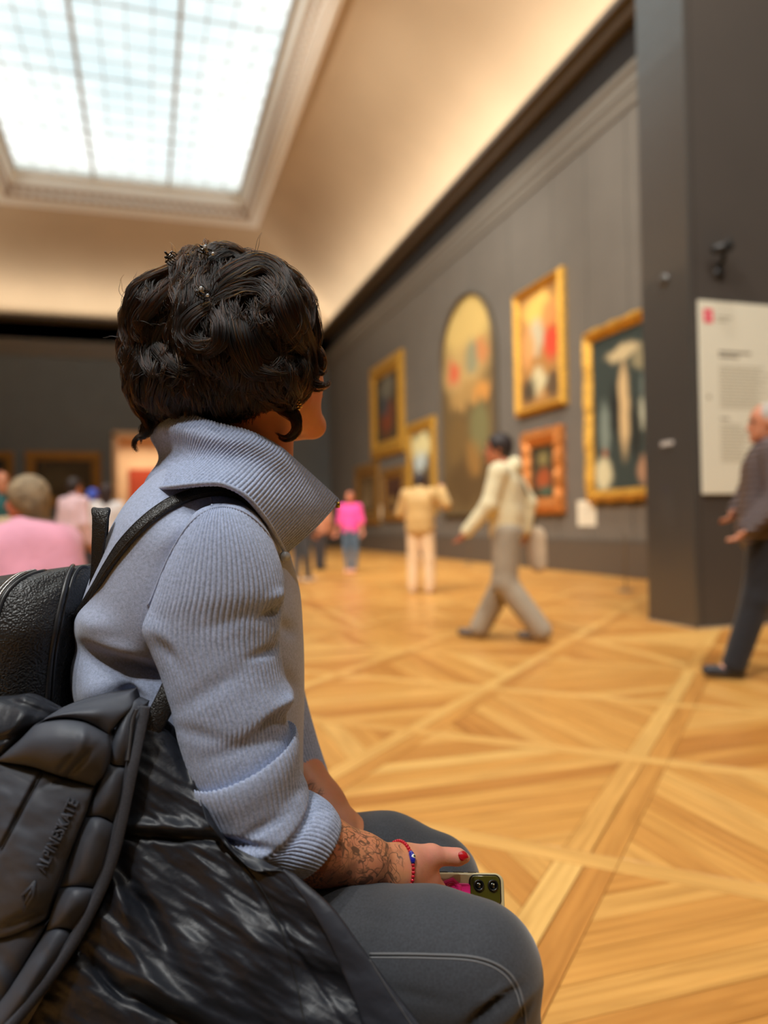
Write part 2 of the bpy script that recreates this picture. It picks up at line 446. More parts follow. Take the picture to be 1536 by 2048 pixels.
# --- cornice
def ring_sweep(name, prof, mat_, inset=0.0, parent=None, **kw):
    """prof: list of (offset into the room from the walls, z): a closed moulding run round the room"""
    V = []; F = []
    for o_, z in prof:
        V += [(WX0+o_, WY0+o_, z), (WX1-o_, WY0+o_, z), (WX1-o_, WY1-o_, z), (WX0+o_, WY1-o_, z)]
    n = len(prof)
    for i in range(n):
        i2 = (i+1) % n
        for k in range(4):
            F.append((i*4+k, i*4+(k+1) % 4, i2*4+(k+1) % 4, i2*4+k))
    return mesh_obj(name, V, F, mat_, parent, smooth=False, **kw)
tr = empty('trim_1', kind='structure')
ring_sweep('ledge', [(-.02, CZ-.15), (.20, CZ-.15), (.26, CZ-.11), (.26, CZ-.08), (.45, CZ-.04), (.45, CZ+.08), (.42, CZ+.08), (.42, CZ-.02), (-.02, CZ-.02)], M_ledge, parent=tr)
ring_sweep('moulding', [(-.02, 8.10), (.07, 8.10), (.09, 8.16), (.09, 8.30), (.14, 8.36), (.14, 8.46), (-.02, 8.46)], M_mould, parent=tr)
ring_sweep('moulding', [(-.02, 7.84), (.03, 7.84), (.045, 7.88), (.045, 7.98), (.07, 8.02), (.07, 8.08), (-.02, 8.08)], M_mould, parent=tr)
ring_sweep('recess_back', [(-.04, 8.40), (.0, 8.40), (.0, CZ-.1), (-.04, CZ-.1)], M_black, parent=tr)  # black strip painted for the shade under the ledge

# --- coved ceiling
prof = [(p[0], CZ-.02+p[1]) for p in catmull([(3.6, 0), (3.57, .45), (3.36, .92), (2.85, 1.42), (1.9, 2.1), (.8, 2.86), (-.1, 3.22)], 24)]
V = []; F = []
for o_, z in prof:
    V += [(SX0-o_, SY0-o_, z), (SX1+o_, SY0-o_, z), (SX1+o_, SY1+o_, z), (SX0-o_, SY1+o_, z)]
ns = len(prof)
# subdivide each side so the corner groins stay crisp but faces are planar enough
for i in range(ns-1):
    for k in range(4):
        F.append((i*4+(k+1) % 4, i*4+k, (i+1)*4+k, (i+1)*4+(k+1) % 4))
mesh_obj('ceiling', V, F, M_cove, smooth=False, kind='structure')
# closing roof above the cove so that no light leaks in
bm = bmesh.new()
add_box(bm, WX0-.5, GX0-.45, WY0-.5, WY1+.5, 13.6, 13.75); add_box(bm, GX1+.45, WX1+.5, WY0-.5, WY1+.5, 13.6, 13.75)
add_box(bm, GX0-.45, GX1+.45, WY0-.5, GY0-.45, 13.6, 13.75); add_box(bm, GX0-.45, GX1+.45, GY1+.45, WY1+.5, 13.6, 13.75)
add_box(bm, WX0-.5, WX0-.36, WY0-.5, WY1+.5, CZ-.3, 13.7); add_box(bm, WX1+.36, WX1+.5, WY0-.5, WY1+.5, CZ-.3, 13.7)
add_box(bm, WX0-.5, WX1+.5, WY0-.5, WY0-.36, CZ-.3, 13.7); add_box(bm, WX0-.5, WX1+.5, WY1+.41, WY1+.55, CZ-.3, 13.7)
bm_obj('roof', bm, M_black, kind='structure')

# --- skylight: stuccoed frame, glazing bars, panes
sk = empty('window_1', kind='structure')
def frame_sweep(name, prof, mat_):
    V = []; F = []
    for o_, z in prof:       # o_ = offset inwards from the outer edge of the frame
        V += [(SX0+o_, SY0+o_, z), (SX1-o_, SY0+o_, z), (SX1-o_, SY1-o_, z), (SX0+o_, SY1-o_, z)]
    n = len(prof)
    for i in range(n-1):
        for k in range(4):
            F.append((i*4+k, i*4+(k+1) % 4, (i+1)*4+(k+1) % 4, (i+1)*4+k))
    return mesh_obj(name, V, F, mat_, sk, smooth=False)
frame_sweep('frame_moulding', [(-.06, SZ+.05), (-.06, SZ-.10), (.0, SZ-.14), (.08, SZ-.14), (.12, SZ-.08), (.24, SZ-.05), (.30, SZ+.02)], M_white)
frame_sweep('ornament_band', [(.30, SZ+.02), (.33, SZ+.10), (.42, SZ+.34), (.46, SZ+.40)], M_orn)
frame_sweep('inner_moulding', [(.46, SZ+.40), (.52, SZ+.40), (.54, SZ+.50), (.64, SZ+.72), (.70, SZ+.80), (.70, SZ+1.1)], M_white)
bm = bmesh.new()
def orn(x, y, ax):
    h = .07
    if ax == 'y': add_box(bm, x-.05, x+.05, y-h, y+h, SZ+.10, SZ+.30)
    else: add_box(bm, x-h, x+h, y-.05, y+.05, SZ+.10, SZ+.30)
k = SY0+.6
while k < SY1-.5:
    orn(SX1-.36, k, 'y'); orn(SX0+.36, k, 'y'); k += .30
k = SX0+.6
while k < SX1-.5:
    orn(k, SY1-.36, 'x'); k += .30
bm_obj('ornament_dentils', bm, M_white, sk, kind='stuff')
# second row nearer the glass: a thin beaded strip
def glass_mat():
    m, t, b = new_mat('wired_skylight_glass'); t.nodes.remove(b)
    out = t.nodes['Material Output']
    tr_ = N(t, 'ShaderNodeBsdfTransparent'); tr_.inputs['Color'].default_value = (0.97, 0.985, 0.98, 1)
    tl = N(t, 'ShaderNodeBsdfTranslucent'); tl.inputs['Color'].default_value = (0.95, 0.96, 0.95, 1)
    gl = N(t, 'ShaderNodeBsdfGlossy'); gl.inputs['Roughness'].default_value = .15
    m1 = N(t, 'ShaderNodeMixShader'); m1.inputs[0].default_value = .18
    t.links.new(tr_.outputs[0], m1.inputs[1]); t.links.new(tl.outputs[0], m1.inputs[2])
    m2 = N(t, 'ShaderNodeMixShader'); m2.inputs[0].default_value = .03
    t.links.new(m1.outputs[0], m2.inputs[1]); t.links.new(gl.outputs[0], m2.inputs[2])
    t.links.new(m2.outputs[0], out.inputs['Surface'])
    return m
M_glass = glass_mat()
NCX, PX_ = 12, (GX1-GX0)/12
PYW = 0.80
rows = int((GY1-GY0)/PYW)+1
pane_me = None
bmr = bmesh.new()
for r in range(rows):
    y1 = GY1-r*PYW; y0 = max(GY0, y1-PYW)
    for c in range(NCX):
        x0 = GX0+c*PX_
        if r < 24:
            if pane_me is None:
                o = box_obj('pane', -PX_/2+.012, PX_/2-.012, -PYW/2+.012, PYW/2-.012, -.004, .004, M_glass, sk); pane_me = o.data
            else:
                o = bpy.data.objects.new('pane', pane_me); link(o, sk)
            o.location = (x0+PX_/2, (y0+y1)/2, GZ)
        else:
            add_box(bmr, x0+.012, x0+PX_-.012, y0+.012, y1-.012, GZ-.004, GZ+.004)
bm_obj('pane_field', bmr, M_glass, sk, kind='stuff')
def bar(name, x0, x1, y0, y1, h):
    return box_obj(name, x0, x1, y0, y1, GZ-h, GZ+h*.4, M_bar, sk)
for c in range(NCX+1):
    x = GX0+c*PX_; main = c % 4 == 0
    wdt = .045 if main else .010
    bar('main_bar' if main else 'glazing_bar', x-wdt, x+wdt, GY0, GY1, .12 if main else .035)
for r in range(rows+1):
    y = GY1-r*PYW
    main = r % 4 == 0
    wdt = .012 if main else .010
    bar('cross_bar', GX0, GX1, y-wdt, y+wdt, .03 if main else .02)
# ================================================================== PICTURES ON THE WALLS
def gold(name, c, var=.35, rough=.42):
    m = mat(name, c, rough, var, 18.0, .6, 30.0, metal=.55, bdist=.02); return m
M_gold = gold('gilded_wood', srgb(206, 156, 62)); M_goldo = gold('orange_gilded_wood', srgb(196, 124, 62)); M_goldd = gold('dim_gilded_wood', srgb(158, 116, 56))
M_dark = mat('dark_wood_edge', srgb(46, 38, 32), .6)

def paint_mat(name, base, blobs, noise_amt=.35):
    """oil-paint colours: soft elliptical patches (u, v, ru, rv, colour) over a base, broken up by brush noise"""
    m, t, b = new_mat(name)
    uv = N(t, 'ShaderNodeUVMap'); uv.uv_map = 'canvas'
    nz = N(t, 'ShaderNodeTexNoise'); nz.inputs['Scale'].default_value = 7.0; nz.inputs['Detail'].default_value = 4
    t.links.new(uv.outputs['UV'], nz.inputs['Vector'])
    sub = N(t, 'ShaderNodeVectorMath', operation='SUBTRACT'); sub.inputs[1].default_value = (.5, .5, .5)
    t.links.new(nz.outputs['Color'], sub.inputs[0])
    scl = N(t, 'ShaderNodeVectorMath', operation='SCALE'); scl.inputs['Scale'].default_value = noise_amt
    t.links.new(sub.outputs[0], scl.inputs[0])
    add = N(t, 'ShaderNodeVectorMath', operation='ADD')
    t.links.new(uv.outputs['UV'], add.inputs[0]); t.links.new(scl.outputs[0], add.inputs[1])
    rgb = N(t, 'ShaderNodeRGB'); rgb.outputs[0].default_value = base
    cur = rgb.outputs[0]
    for (u, v, ru, rv, c) in blobs:
        s1 = N(t, 'ShaderNodeVectorMath', operation='SUBTRACT'); s1.inputs[1].default_value = (u, v, 0)
        t.links.new(add.outputs[0], s1.inputs[0])
        d1_ = N(t, 'ShaderNodeVectorMath', operation='MULTIPLY'); d1_.inputs[1].default_value = (1/ru, 1/rv, 0)
        t.links.new(s1.outputs[0], d1_.inputs[0])
        ln = N(t, 'ShaderNodeVectorMath', operation='LENGTH'); t.links.new(d1_.outputs[0], ln.inputs[0])
        mr = N(t, 'ShaderNodeMapRange'); mr.inputs['From Min'].default_value = .6; mr.inputs['From Max'].default_value = 1.15
        mr.inputs['To Min'].default_value = .92; mr.inputs['To Max'].default_value = 0
        t.links.new(ln.outputs['Value'], mr.inputs['Value'])
        mx = N(t, 'ShaderNodeMix', data_type='RGBA'); t.links.new(mr.outputs[0], mx.inputs[0])
        t.links.new(cur, mx.inputs[6]); mx.inputs[7].default_value = c
        cur = mx.outputs[2]
    t.links.new(cur, b.inputs['Base Color']); b.inputs['Roughness'].default_value = .8
    b.inputs['Specular IOR Level'].default_value = .25
    return m
def wall_frame_axes(wall):
    # returns origin function mapping (s along wall to the viewer's right, z, out) to world
    if wall == 'right': return lambda s, z, o: (WX1-o, -s, z)          # viewer's right = -Y
    if wall == 'far':   return lambda s, z, o: (s, WY1-o, z)
    if wall == 'pier':  return lambda s, z, o: (s, PY0-.003-o, z)
def picture(name, label, wall, s0, s1, z0, z1, fw, fmat, cmat, depth=.12, arched=False, ornate=0.0, group=None):
    W = wall_frame_axes(wall)
    root = empty(name, W((s0+s1)/2, z0, 0), label=label, cat='painting', group=group)
    loc = np.array(W((s0+s1)/2, z0, 0))
    def outline(ins):
        a0, a1, b0, b1 = s0+ins, s1-ins, z0+ins, z1-ins
        if not arched:
            pts = []
            for (p, q) in (((a0, b0), (a1, b0)), ((a1, b0), (a1, b1)), ((a1, b1), (a0, b1)), ((a0, b1), (a0, b0))):
                for k in range(12): pts.append((p[0]+(q[0]-p[0])*k/12, p[1]+(q[1]-p[1])*k/12))
            return pts
        r = (a1-a0)/2; cx = (a0+a1)/2; cz = b1-r
        pts = [(a0+(a1-a0)*k/12, b0) for k in range(12)]+[(a1, b0+(cz-b0)*k/12) for k in range(12)]
        for k in range(25): pts.append((cx+r*math.cos(math.pi*k/24), cz+r*math.sin(math.pi*k/24)))
        pts += [(a0, cz-(cz-b0)*k/12) for k in range(1, 12)]
        return pts
    prof = [(0, .0), (0, depth*.55), (fw*.12, depth*.8), (fw*.28, depth*.75), (fw*.42, depth), (fw*.6, depth*.92), (fw*.78, depth*.55), (fw*.9, depth*.6), (fw, depth*.35), (fw, .02)]
    V = []; F = []
    for pi_, (ins, out) in enumerate(prof):
        for k, (a, b_) in enumerate(outline(ins)):
            amp = ornate*math.sin(k*2.1)*math.sin(pi_*1.3+.3)
            if ornate and pi_ <= 1: 
                cs = (s0+s1)/2; cz_ = (z0+z1)/2
                a = cs+(a-cs)*(1+amp*.35/(s1-s0)); b_ = cz_+(b_-cz_)*(1+amp*.35/(z1-z0))
            V.append(np.array(W(a, b_, out+abs(amp)*.4))-loc)
    n = len(outline(0))
    for i in range(len(prof)-1):
        for k in range(n):
            F.append((i*n+k, i*n+(k+1) % n, (i+1)*n+(k+1) % n, (i+1)*n+k))
    mesh_obj('frame', V, F, fmat, root, smooth=False)
    ol = outline(fw*.97); V = []; UV = []
    for (a, b_) in ol:
        V.append(np.array(W(a, b_, depth*.3))-loc); UV.append(((a-s0-fw)/(s1-s0-2*fw), (b_-z0-fw)/(z1-z0-2*fw)))
    for (a, b_) in ol: V.append(np.array(W(a, b_, .012))-loc); UV.append((0, 0))
    F = [tuple(range(n)), tuple(range(n, 2*n))[::-1]]+[(k, k+n, (k+1) % n+n, (k+1) % n) for k in range(n)]
    o = mesh_obj('canvas', V, F, cmat, root, smooth=False)
    uvl = o.data.uv_layers.new(name='canvas')
    for l in o.data.loops: uvl.data[l.index].uv = UV[l.vertex_index]
    return root
def rspan(tl, br):
    """pixel corners -> span on the right wall (s = -Y)"""
    a = on_plane(tl[0], tl[1], 0, WX1-.06); b_ = on_plane(br[0], br[1], 0, WX1-.06)
    return -a[1], -b_[1], b_[2], a[2]
c = srgb
s0, s1, z0, z1 = rspan((742, 740), (808, 902))
picture('painting', 'tall narrow painting in a wide bright gold frame, hung above a row of small frames', 'right', s0, s1, z0, z1, .52, M_gold,
        paint_mat('dark_upright_canvas', c(70, 58, 40), [(.5, .8, .35, .2, c(110, 105, 90)), (.5, .35, .3, .3, c(120, 60, 35)), (.4, .55, .2, .2, c(60, 70, 75))]), .16)
s0, s1, z0, z1 = rspan((710, 934), (758, 1050))
picture('painting', 'dim gold framed painting low beside the far corner, leftmost on the right hand wall', 'right', s0, s1, z0, z1, .5, M_goldd,
        paint_mat('dim_canvas', c(96, 76, 48), [(.5, .5, .3, .3, c(120, 100, 70)), (.4, .25, .25, .15, c(140, 120, 90))]), .12)
s0, s1, z0, z1 = rspan((764, 940), (812, 1042))
picture('painting', 'small gold framed painting hung directly under the tall narrow gold frame', 'right', s0, s1, z0, z1, .34, M_goldd,
        paint_mat('red_brown_canvas', c(80, 52, 34), [(.55, .55, .25, .35, c(60, 34, 26)), (.4, .3, .2, .2, c(140, 110, 60))]), .12)
s0, s1, z0, z1 = rspan((813, 851), (872, 1028))
picture('painting', 'gold framed painting with a pale blue white sky, left of the arched altarpiece', 'right', s0, s1, z0, z1, .34, M_gold,
        paint_mat('sky_canvas', c(100, 84, 58), [(.5, .8, .6, .2, c(225, 215, 160)), (.45, .58, .35, .15, c(190, 205, 205)), (.5, .2, .5, .22, c(70, 56, 40))]), .12)
s0, s1, z0, z1 = rspan((880, 640), (998, 1030))
z1 = on_plane(934, 586, 0, WX1-.06)[2]
picture('painting', 'huge arch topped painting with a pale golden top and thin dark frame', 'right', s0, s1, z0, z1, .06, mat('dull_bronze_edge', c(84, 72, 56), .6),
        paint_mat('arched_canvas', c(104, 84, 52), [(.5, .86, .55, .16, c(214, 184, 112)), (.45, .68, .5, .13, c(190, 158, 100)), (.25, .68, .13, .06, c(206, 96, 66)), (.6, .72, .14, .08, c(140, 140, 110)),
                  (.78, .72, .12, .07, c(196, 130, 80)), (.5, .55, .4, .07, c(170, 135, 80)), (.75, .53, .15, .05, c(200, 140, 70)), (.3, .35, .25, .14, c(112, 88, 50)), (.7, .38, .2, .12, c(116, 112, 74)), (.5, .15, .5, .12, c(88, 68, 40)), (.6, .25, .15, .1, c(140, 104, 54))], .16), .14, arched=True)
s0, s1, z0, z1 = rspan((1030, 592), (1132, 808))
picture('painting', 'large gold framed painting glowing orange and red, high right of the arched one', 'right', s0, s1, z0, z1, .17, M_gold,
        paint_mat('glowing_canvas', c(166, 120, 66), [(.45, .84, .4, .16, c(240, 190, 100)), (.4, .6, .25, .18, c(190, 180, 150)), (.78, .5, .2, .16, c(204, 66, 46)), (.2, .55, .18, .2, c(210, 150, 90)), (.75, .75, .2, .12, c(220, 140, 80)), (.45, .2, .25, .12, c(200, 190, 150)), (.2, .15, .2, .14, c(60, 54, 44)), (.8, .14, .2, .14, c(80, 66, 50))], .2), .16)
s0, s1, z0, z1 = rspan((1046, 868), (1129, 1026))
picture('painting', 'small dark portrait in a wide orange gold carved frame, under the glowing painting', 'right', s0, s1, z0, z1, .33, M_goldo,
        paint_mat('portrait_canvas', c(66, 58, 40), [(.5, .75, .22, .14, c(130, 116, 70)), (.5, .35, .32, .24, c(158, 78, 40)), (.6, .12, .3, .12, c(70, 88, 70))], .16), .16, ornate=.14)
a = on_plane(1172, 668, 0, WX1-.06); b_ = on_plane(1184, 1004, 0, WX1-.06)
s0 = -float(a[1]); z1 = float(a[2]); z0 = float(b_[2]); s1 = s0+2.2
picture('painting', 'big carved gold frame around a dark stormy canvas, half hidden by the pier', 'right', s0, s1, z0, z1, .2, M_gold,
        paint_mat('stormy_canvas', c(54, 62, 58), [(.5, .52, .09, .34, c(206, 176, 128)), (.5, .86, .3, .05, c(196, 176, 134)), (.78, .78, .16, .07, c(140, 130, 100)), (.18, .4, .1, .2, c(120, 130, 120)), (.82, .45, .12, .1, c(190, 190, 165)), (.85, .6, .1, .12, c(110, 120, 112)),
                  (.14, .1, .16, .13, c(206, 196, 158)), (.17, .24, .05, .04, c(150, 90, 60)), (.82, .1, .14, .1, c(170, 130, 100)), (.35, .5, .08, .2, c(34, 34, 32)), (.68, .35, .08, .2, c(38, 38, 34))], .1), .18, ornate=.10)
def fspan(tl, br):
    a = on_plane(tl[0], tl[1], 1, WY1-.06); b_ = on_plane(br[0], br[1], 1, WY1-.06); return a[0], b_[0], b_[2], a[2]
s0, s1, z0, z1 = fspan((50, 902), (203, 1012))
picture('painting', 'wide dark painting in a dull gold frame on the far wall, behind the seated crowd', 'far', s0, s1, z0, z1, .36, M_goldd, paint_mat('far_canvas', c(74, 64, 48), [(.4, .5, .3, .3, c(90, 80, 60))]), .14)
s0, s1, z0, z1 = fspan((-95, 902), (28, 1030))
picture('painting', 'dark painting in a dull gold frame on the far wall, cut by the photo edge', 'far', s0, s1, z0, z1, .3, M_goldd, paint_mat('far_canvas_two', c(60, 54, 44), [(.6, .5, .3, .3, c(80, 74, 60))]), .14)

# wall labels
M_label = mat('white_card', c(226, 218, 196), .6)
M_ink = mat('grey_print', c(150, 142, 126), .7)
def wall_label(name, label, tl, br, lines):
    s0, s1, z0, z1 = rspan(tl, br); W = wall_frame_axes('right'); loc = np.array(W((s0+s1)/2, z0, 0))
    r = empty(name, tuple(loc), label=label, cat='label')
    def quadbox(nm, a0, a1, b0, b1, o0, o1, m_, par):
        bm = bmesh.new(); add_box(bm, -o1, -o0, -a1+(s0+s1)/2, -a0+(s0+s1)/2, b0-z0, b1-z0, .003); return bm_obj(nm, bm, m_, par)
    quadbox('card', s0, s1, z0, z1, 0, .012, M_label, r)
    for k in range(lines):
        t_ = z1-(z1-z0)*(.2+.65*k/max(1, lines-1)); quadbox('text_line', s0+(s1-s0)*.15, s0+(s1-s0)*(.85 if k % 3 else .6), t_-.006, t_+.006, .012, .014, M_ink, r)
wall_label('wall_label', 'small white text card on the grey wall between portrait and stormy picture', (1150, 1002), (1187, 1052), 5)
wall_label('wall_label', 'tiny pale text card on the wall under the small far frames', (746, 1012), (778, 1036), 3)

# text panel on the pier
W = wall_frame_axes('pier')
a = on_plane(1398, 600, 1, PY0-.02); b_ = on_plane(1408, 988, 1, PY0-.02)
s0, z1, z0 = float((a[0]+b_[0])/2)-.01, float(a[2]), float(b_[2]); s1 = s0+1.15
r = empty('information_panel', (s0, PY0-.004, z0), label='tall cream text panel with a small red square on the dark pier wall', cat='sign')
def pbox(nm, a0, a1, b0, b1, o0, o1, m_, bev=.0):
    bm = bmesh.new(); add_box(bm, a0, a1, -o1, -o0, b0, b1, bev); return bm_obj(nm, bm, m_, r)
H_ = z1-z0
pbox('board', 0, s1-s0, 0, H_, .0, .025, mat('cream_panel_paint', c(220, 216, 198), .55), .004)
M_red = mat('red_print', c(224, 52, 84), .6)
pbox('red_square', .045, .145, H_*.885, H_*.955, .025, .027, M_red)
pbox('red_square_mark', .08, .11, H_*.91, H_*.93, .027, .028, mat('pale_print', c(240, 200, 200), .6))
M_txt = mat('grey_text_print', c(156, 148, 128), .7)
pbox('text_line', .19, .36, H_*.915, H_*.922, .025, .0262, M_txt)
pbox('text_line', .19, .30, H_*.895, H_*.902, .025, .0262, M_txt)
for (z_, l_, h_) in ((.735, .36, .011), (.712, .22, .009)): pbox('text_line', .2, .2+l_, H_*z_-.008, H_*z_+.012, .025, .0265, mat('dark_text_print', c(120, 112, 100), .7))
for k in range(14): pbox('text_line', .2, .62+.25*random.random(), H_*(.66-.0165*k), H_*(.66-.0165*k)+.008, .025, .0262, M_txt)
pbox('text_line', .2, .30, H_*.385, H_*.385+.016, .025, .0262, mat('dark_text_print', c(120, 112, 100), .7))
for k in range(12): pbox('text_line', .2, .42+.12*random.random(), H_*(.355-.017*k), H_*(.355-.017*k)+.008, .025, .0262, M_txt)
pbox('text_mark', .065, .10, H_*.49, H_*.51, .025, .0262, M_txt)

# bracket fitting, round sensor, small tag
bp_ = on_plane(1432, 512, 1, PY0)
r = empty('wall_spotlight', tuple(bp_), label='small black bracketed spotlight fixed on the dark pier above the text panel', cat='spotlight')
M_blk = mat('black_metal', c(24, 23, 23), .45)
V, F = join_vf([tube([(0.03, 0, -.1), (.03, -.06, -.06), (.0, -.10, .02)], .022, 10)])
mesh_obj('arm', V, F, M_blk, r)
V, F = tube([(-.13, -.12, .00), (-.02, -.12, .03), (.05, -.12, .06)], [.035, .05, .045], 14); mesh_obj('lamp_head', V, F, M_blk, r)
V, F = tube([(.02, 0, -.16), (.02, -.02, -.16)], .05, 14); mesh_obj('wall_plate', V, F, M_blk, r)
V, F = tube([(.03, -.10, .04), (.06, -.11, .13)], .018, 10); mesh_obj('knuckle', V, F, M_blk, r)
sp = on_plane(1329, 560, 0, PX-.02)
r = lathe('round_sensor', [(.055, 0), (.055, .012), (.045, .022), (.02, .026)], (0, 0, 0), M_pilaster, label='small round cover disc flush on the grey pilaster face', cat='sensor')
r.location = tuple(sp); r.rotation_euler = (0, -math.pi/2, 0)
tg = on_plane(1335, 887, 0, PX-.02)
r = box_obj('name_tag', -.012, 0, -.085, .085, -.022, .022, mat('pale_plastic', c(188, 184, 180), .4), bev=.003, label='small pale horizontal tag on the pilaster at hand height', cat='tag')
r.location = tuple(tg)

# low barrier posts in front of the right wall
M_post = mat('grey_steel_post', c(120, 112, 102), .4, metal=.6)
for (u, v, lab) in ((1252, 1182, 'thin steel barrier post before the stormy picture, beside the pier'), (938, 1128, 'thin steel barrier post near the wall behind the walking man')):
    g = on_plane(u, v, 2, 0.0)
    r = empty('barrier_post', tuple(g), label=lab, cat='barrier')
    lathe('base', [(.13, 0), (.13, .008), (.10, .014), (.02, .02)], (0, 0, 0), M_post, r)
    lathe('pole', [(.009, .015), (.009, .78), (.012, .79), (.012, .82), (.004, .825)], (0, 0, 0), M_post, r, seg=12)
# ================================================================== SIGNED-DISTANCE BODIES (one continuous skin)
def _q(a): return np.asarray(a, np.float64)
class Body:
    """smooth union of tapered limbs and ellipsoids, meshed with surface nets"""
    def __init__(self): self.p = []
    def limb(self, a, b, ra, rb, k=None, flat=None):       # tapered capsule; flat=(axis vector, squash<1)
        self.p.append(('c', _q(a), _q(b), ra, rb, k, flat)); return self
    def chain(self, pts, radii, k=None):
        for i in range(len(pts)-1): self.limb(pts[i], pts[i+1], radii[i], radii[i+1], k)
        return self
    def ell(self, c, r, axes=None, k=None, sub=False):     # ellipsoid with optional 3x3 axes rows
        self.p.append(('e', _q(c), _q(r), np.eye(3) if axes is None else _q(axes), k, sub)); return self
    def mesh(self, h, k=0.02, smooth=1):
        lo = np.full(3, 1e9); hi = -lo
        bbs = []
        for q in self.p:
            if q[0] == 'c':
                a = np.minimum(q[1]-q[3], q[2]-q[4]); b = np.maximum(q[1]+q[3], q[2]+q[4])
            else:
                R = np.abs(q[3]).T@q[2]; a = q[1]-R; b = q[1]+R
            bbs.append((a, b))
            if not (q[0] == 'e' and q[5]): lo = np.minimum(lo, a); hi = np.maximum(hi, b)
        mg = 3*h+k*.6; lo -= mg; hi += mg
        n = np.ceil((hi-lo)/h).astype(int)+1
        D = np.full(tuple(n), 1.0, dtype=np.float32)
        ax = [lo[i]+h*np.arange(n[i]) for i in range(3)]
        for q, (a, b) in zip(self.p, bbs):
            kk = (q[5] if q[0] == 'c' else q[4]); kk = k if kk is None else kk
            m = kk*1.5+3*h
            i0 = np.clip(np.floor((a-m-lo)/h).astype(int), 0, n-1); i1 = np.clip(np.ceil((b+m-lo)/h).astype(int)+1, 1, n)
            X = ax[0][i0[0]:i1[0], None, None]; Y = ax[1][None, i0[1]:i1[1], None]; Z = ax[2][None, None, i0[2]:i1[2]]
            if q[0] == 'c':
                A, B, ra, rb = q[1], q[2], q[3], q[4]
                ab = B-A; L2 = max(ab@ab, 1e-12)
                px, py, pz = X-A[0], Y-A[1], Z-A[2]
                t = np.clip((px*ab[0]+py*ab[1]+pz*ab[2])/L2, 0, 1)
                dx, dy, dz = px-t*ab[0], py-t*ab[1], pz-t*ab[2]
                if q[6] is not None:
                    fa = _q(q[6][0]); fa = fa/np.linalg.norm(fa); s = 1/q[6][1]-1
                    dt = dx*fa[0]+dy*fa[1]+dz*fa[2]
                    d = np.sqrt(dx*dx+dy*dy+dz*dz+dt*dt*(s*s+2*s))-(ra+(rb-ra)*t)
                    d = d*q[6][1]**.5
                else:
                    d = np.sqrt(dx*dx+dy*dy+dz*dz)-(ra+(rb-ra)*t)
            else:
                c, r, R = q[1], q[2], q[3]
                px, py, pz = X-c[0], Y-c[1], Z-c[2]
                e = [(px*R[i][0]+py*R[i][1]+pz*R[i][2])/r[i] for i in range(3)]
                k0 = np.sqrt(e[0]**2+e[1]**2+e[2]**2)
                k1 = np.sqrt((e[0]/r[0])**2+(e[1]/r[1])**2+(e[2]/r[2])**2)
                d = k0*(k0-1)/(k1+1e-9)
            sl = (slice(i0[0], i1[0]), slice(i0[1], i1[1]), slice(i0[2], i1[2]))
            o = D[sl]; d = d.astype(np.float32)
            if q[0] == 'e' and q[5]:
                d = -d; hh = np.clip(.5-.5*(o-d)/kk, 0, 1); D[sl] = o*(1-hh)+d*hh+kk*hh*(1-hh)
            else:
                hh = np.clip(.5+.5*(o-d)/kk, 0, 1); D[sl] = o*(1-hh)+d*hh-kk*hh*(1-hh)
        V, F = surface_nets(D, lo, h)
        for _ in range(smooth): V = relax(V, F)
        return V, F
def surface_nets(D, lo, h):
    s = D < 0
    n = np.array(D.shape)
    c = np.zeros(tuple(n-1), dtype=np.int8)
    for i in (0, 1):
        for j in (0, 1):
            for k in (0, 1):
                c += s[i:n[0]-1+i, j:n[1]-1+j, k:n[2]-1+k]
    act = np.argwhere((c > 0) & (c < 8))
    idx = np.full(c.shape, -1, dtype=np.int64); idx[tuple(act.T)] = np.arange(len(act))
    acc = np.zeros((len(act), 3)); cnt = np.zeros(len(act))
    corners = [(i, j, k) for i in (0, 1) for j in (0, 1) for k in (0, 1)]
    val = {cc: D[act[:, 0]+cc[0], act[:, 1]+cc[1], act[:, 2]+cc[2]] for cc in corners}
    for a in corners:
        for ax in range(3):
            if a[ax] == 1: continue
            b = list(a); b[ax] = 1; b = tuple(b)
            va, vb = val[a], val[b]; m = (va < 0) != (vb < 0)
            t = np.where(m, va/(va-vb+1e-20), 0)
            p = np.array(a, float)[None, :].repeat(len(act), 0); p[:, ax] += t
            acc += p*m[:, None]; cnt += m
    V = lo+h*(act+acc/np.maximum(cnt, 1)[:, None])
    F = []
    for ax in range(3):
        o1, o2 = [(1, 2), (2, 0), (0, 1)][ax]
        sl0 = [slice(None)]*3; sl1 = [slice(None)]*3
        sl0[ax] = slice(0, n[ax]-1); sl1[ax] = slice(1, n[ax])
        ch = s[tuple(sl0)] != s[tuple(sl1)]
        e = np.argwhere(ch)
        e = e[(e[:, o1] > 0) & (e[:, o2] > 0) & (e[:, o1] < n[o1]-1) & (e[:, o2] < n[o2]-1)]
        d1 = np.zeros(3, int); d1[o1] = 1; d2 = np.zeros(3, int); d2[o2] = 1
        q = np.stack([idx[tuple((e-d1-d2).T)], idx[tuple((e-d2).T)], idx[tuple(e.T)], idx[tuple((e-d1).T)]], 1)
        ins = s[tuple(e.T)]
        q[~ins] = q[~ins][:, ::-1]
        F.append(q)
    return V, np.vstack(F)
def relax(V, F, lam=.5):
    acc = np.zeros_like(V); cnt = np.zeros(len(V))
    for a, b in ((0, 1), (1, 2), (2, 3), (3, 0)):
        np.add.at(acc, F[:, a], V[F[:, b]]); np.add.at(acc, F[:, b], V[F[:, a]])
        np.add.at(cnt, F[:, a], 1); np.add.at(cnt, F[:, b], 1)
    return V+lam*(acc/np.maximum(cnt, 1)[:, None]-V)
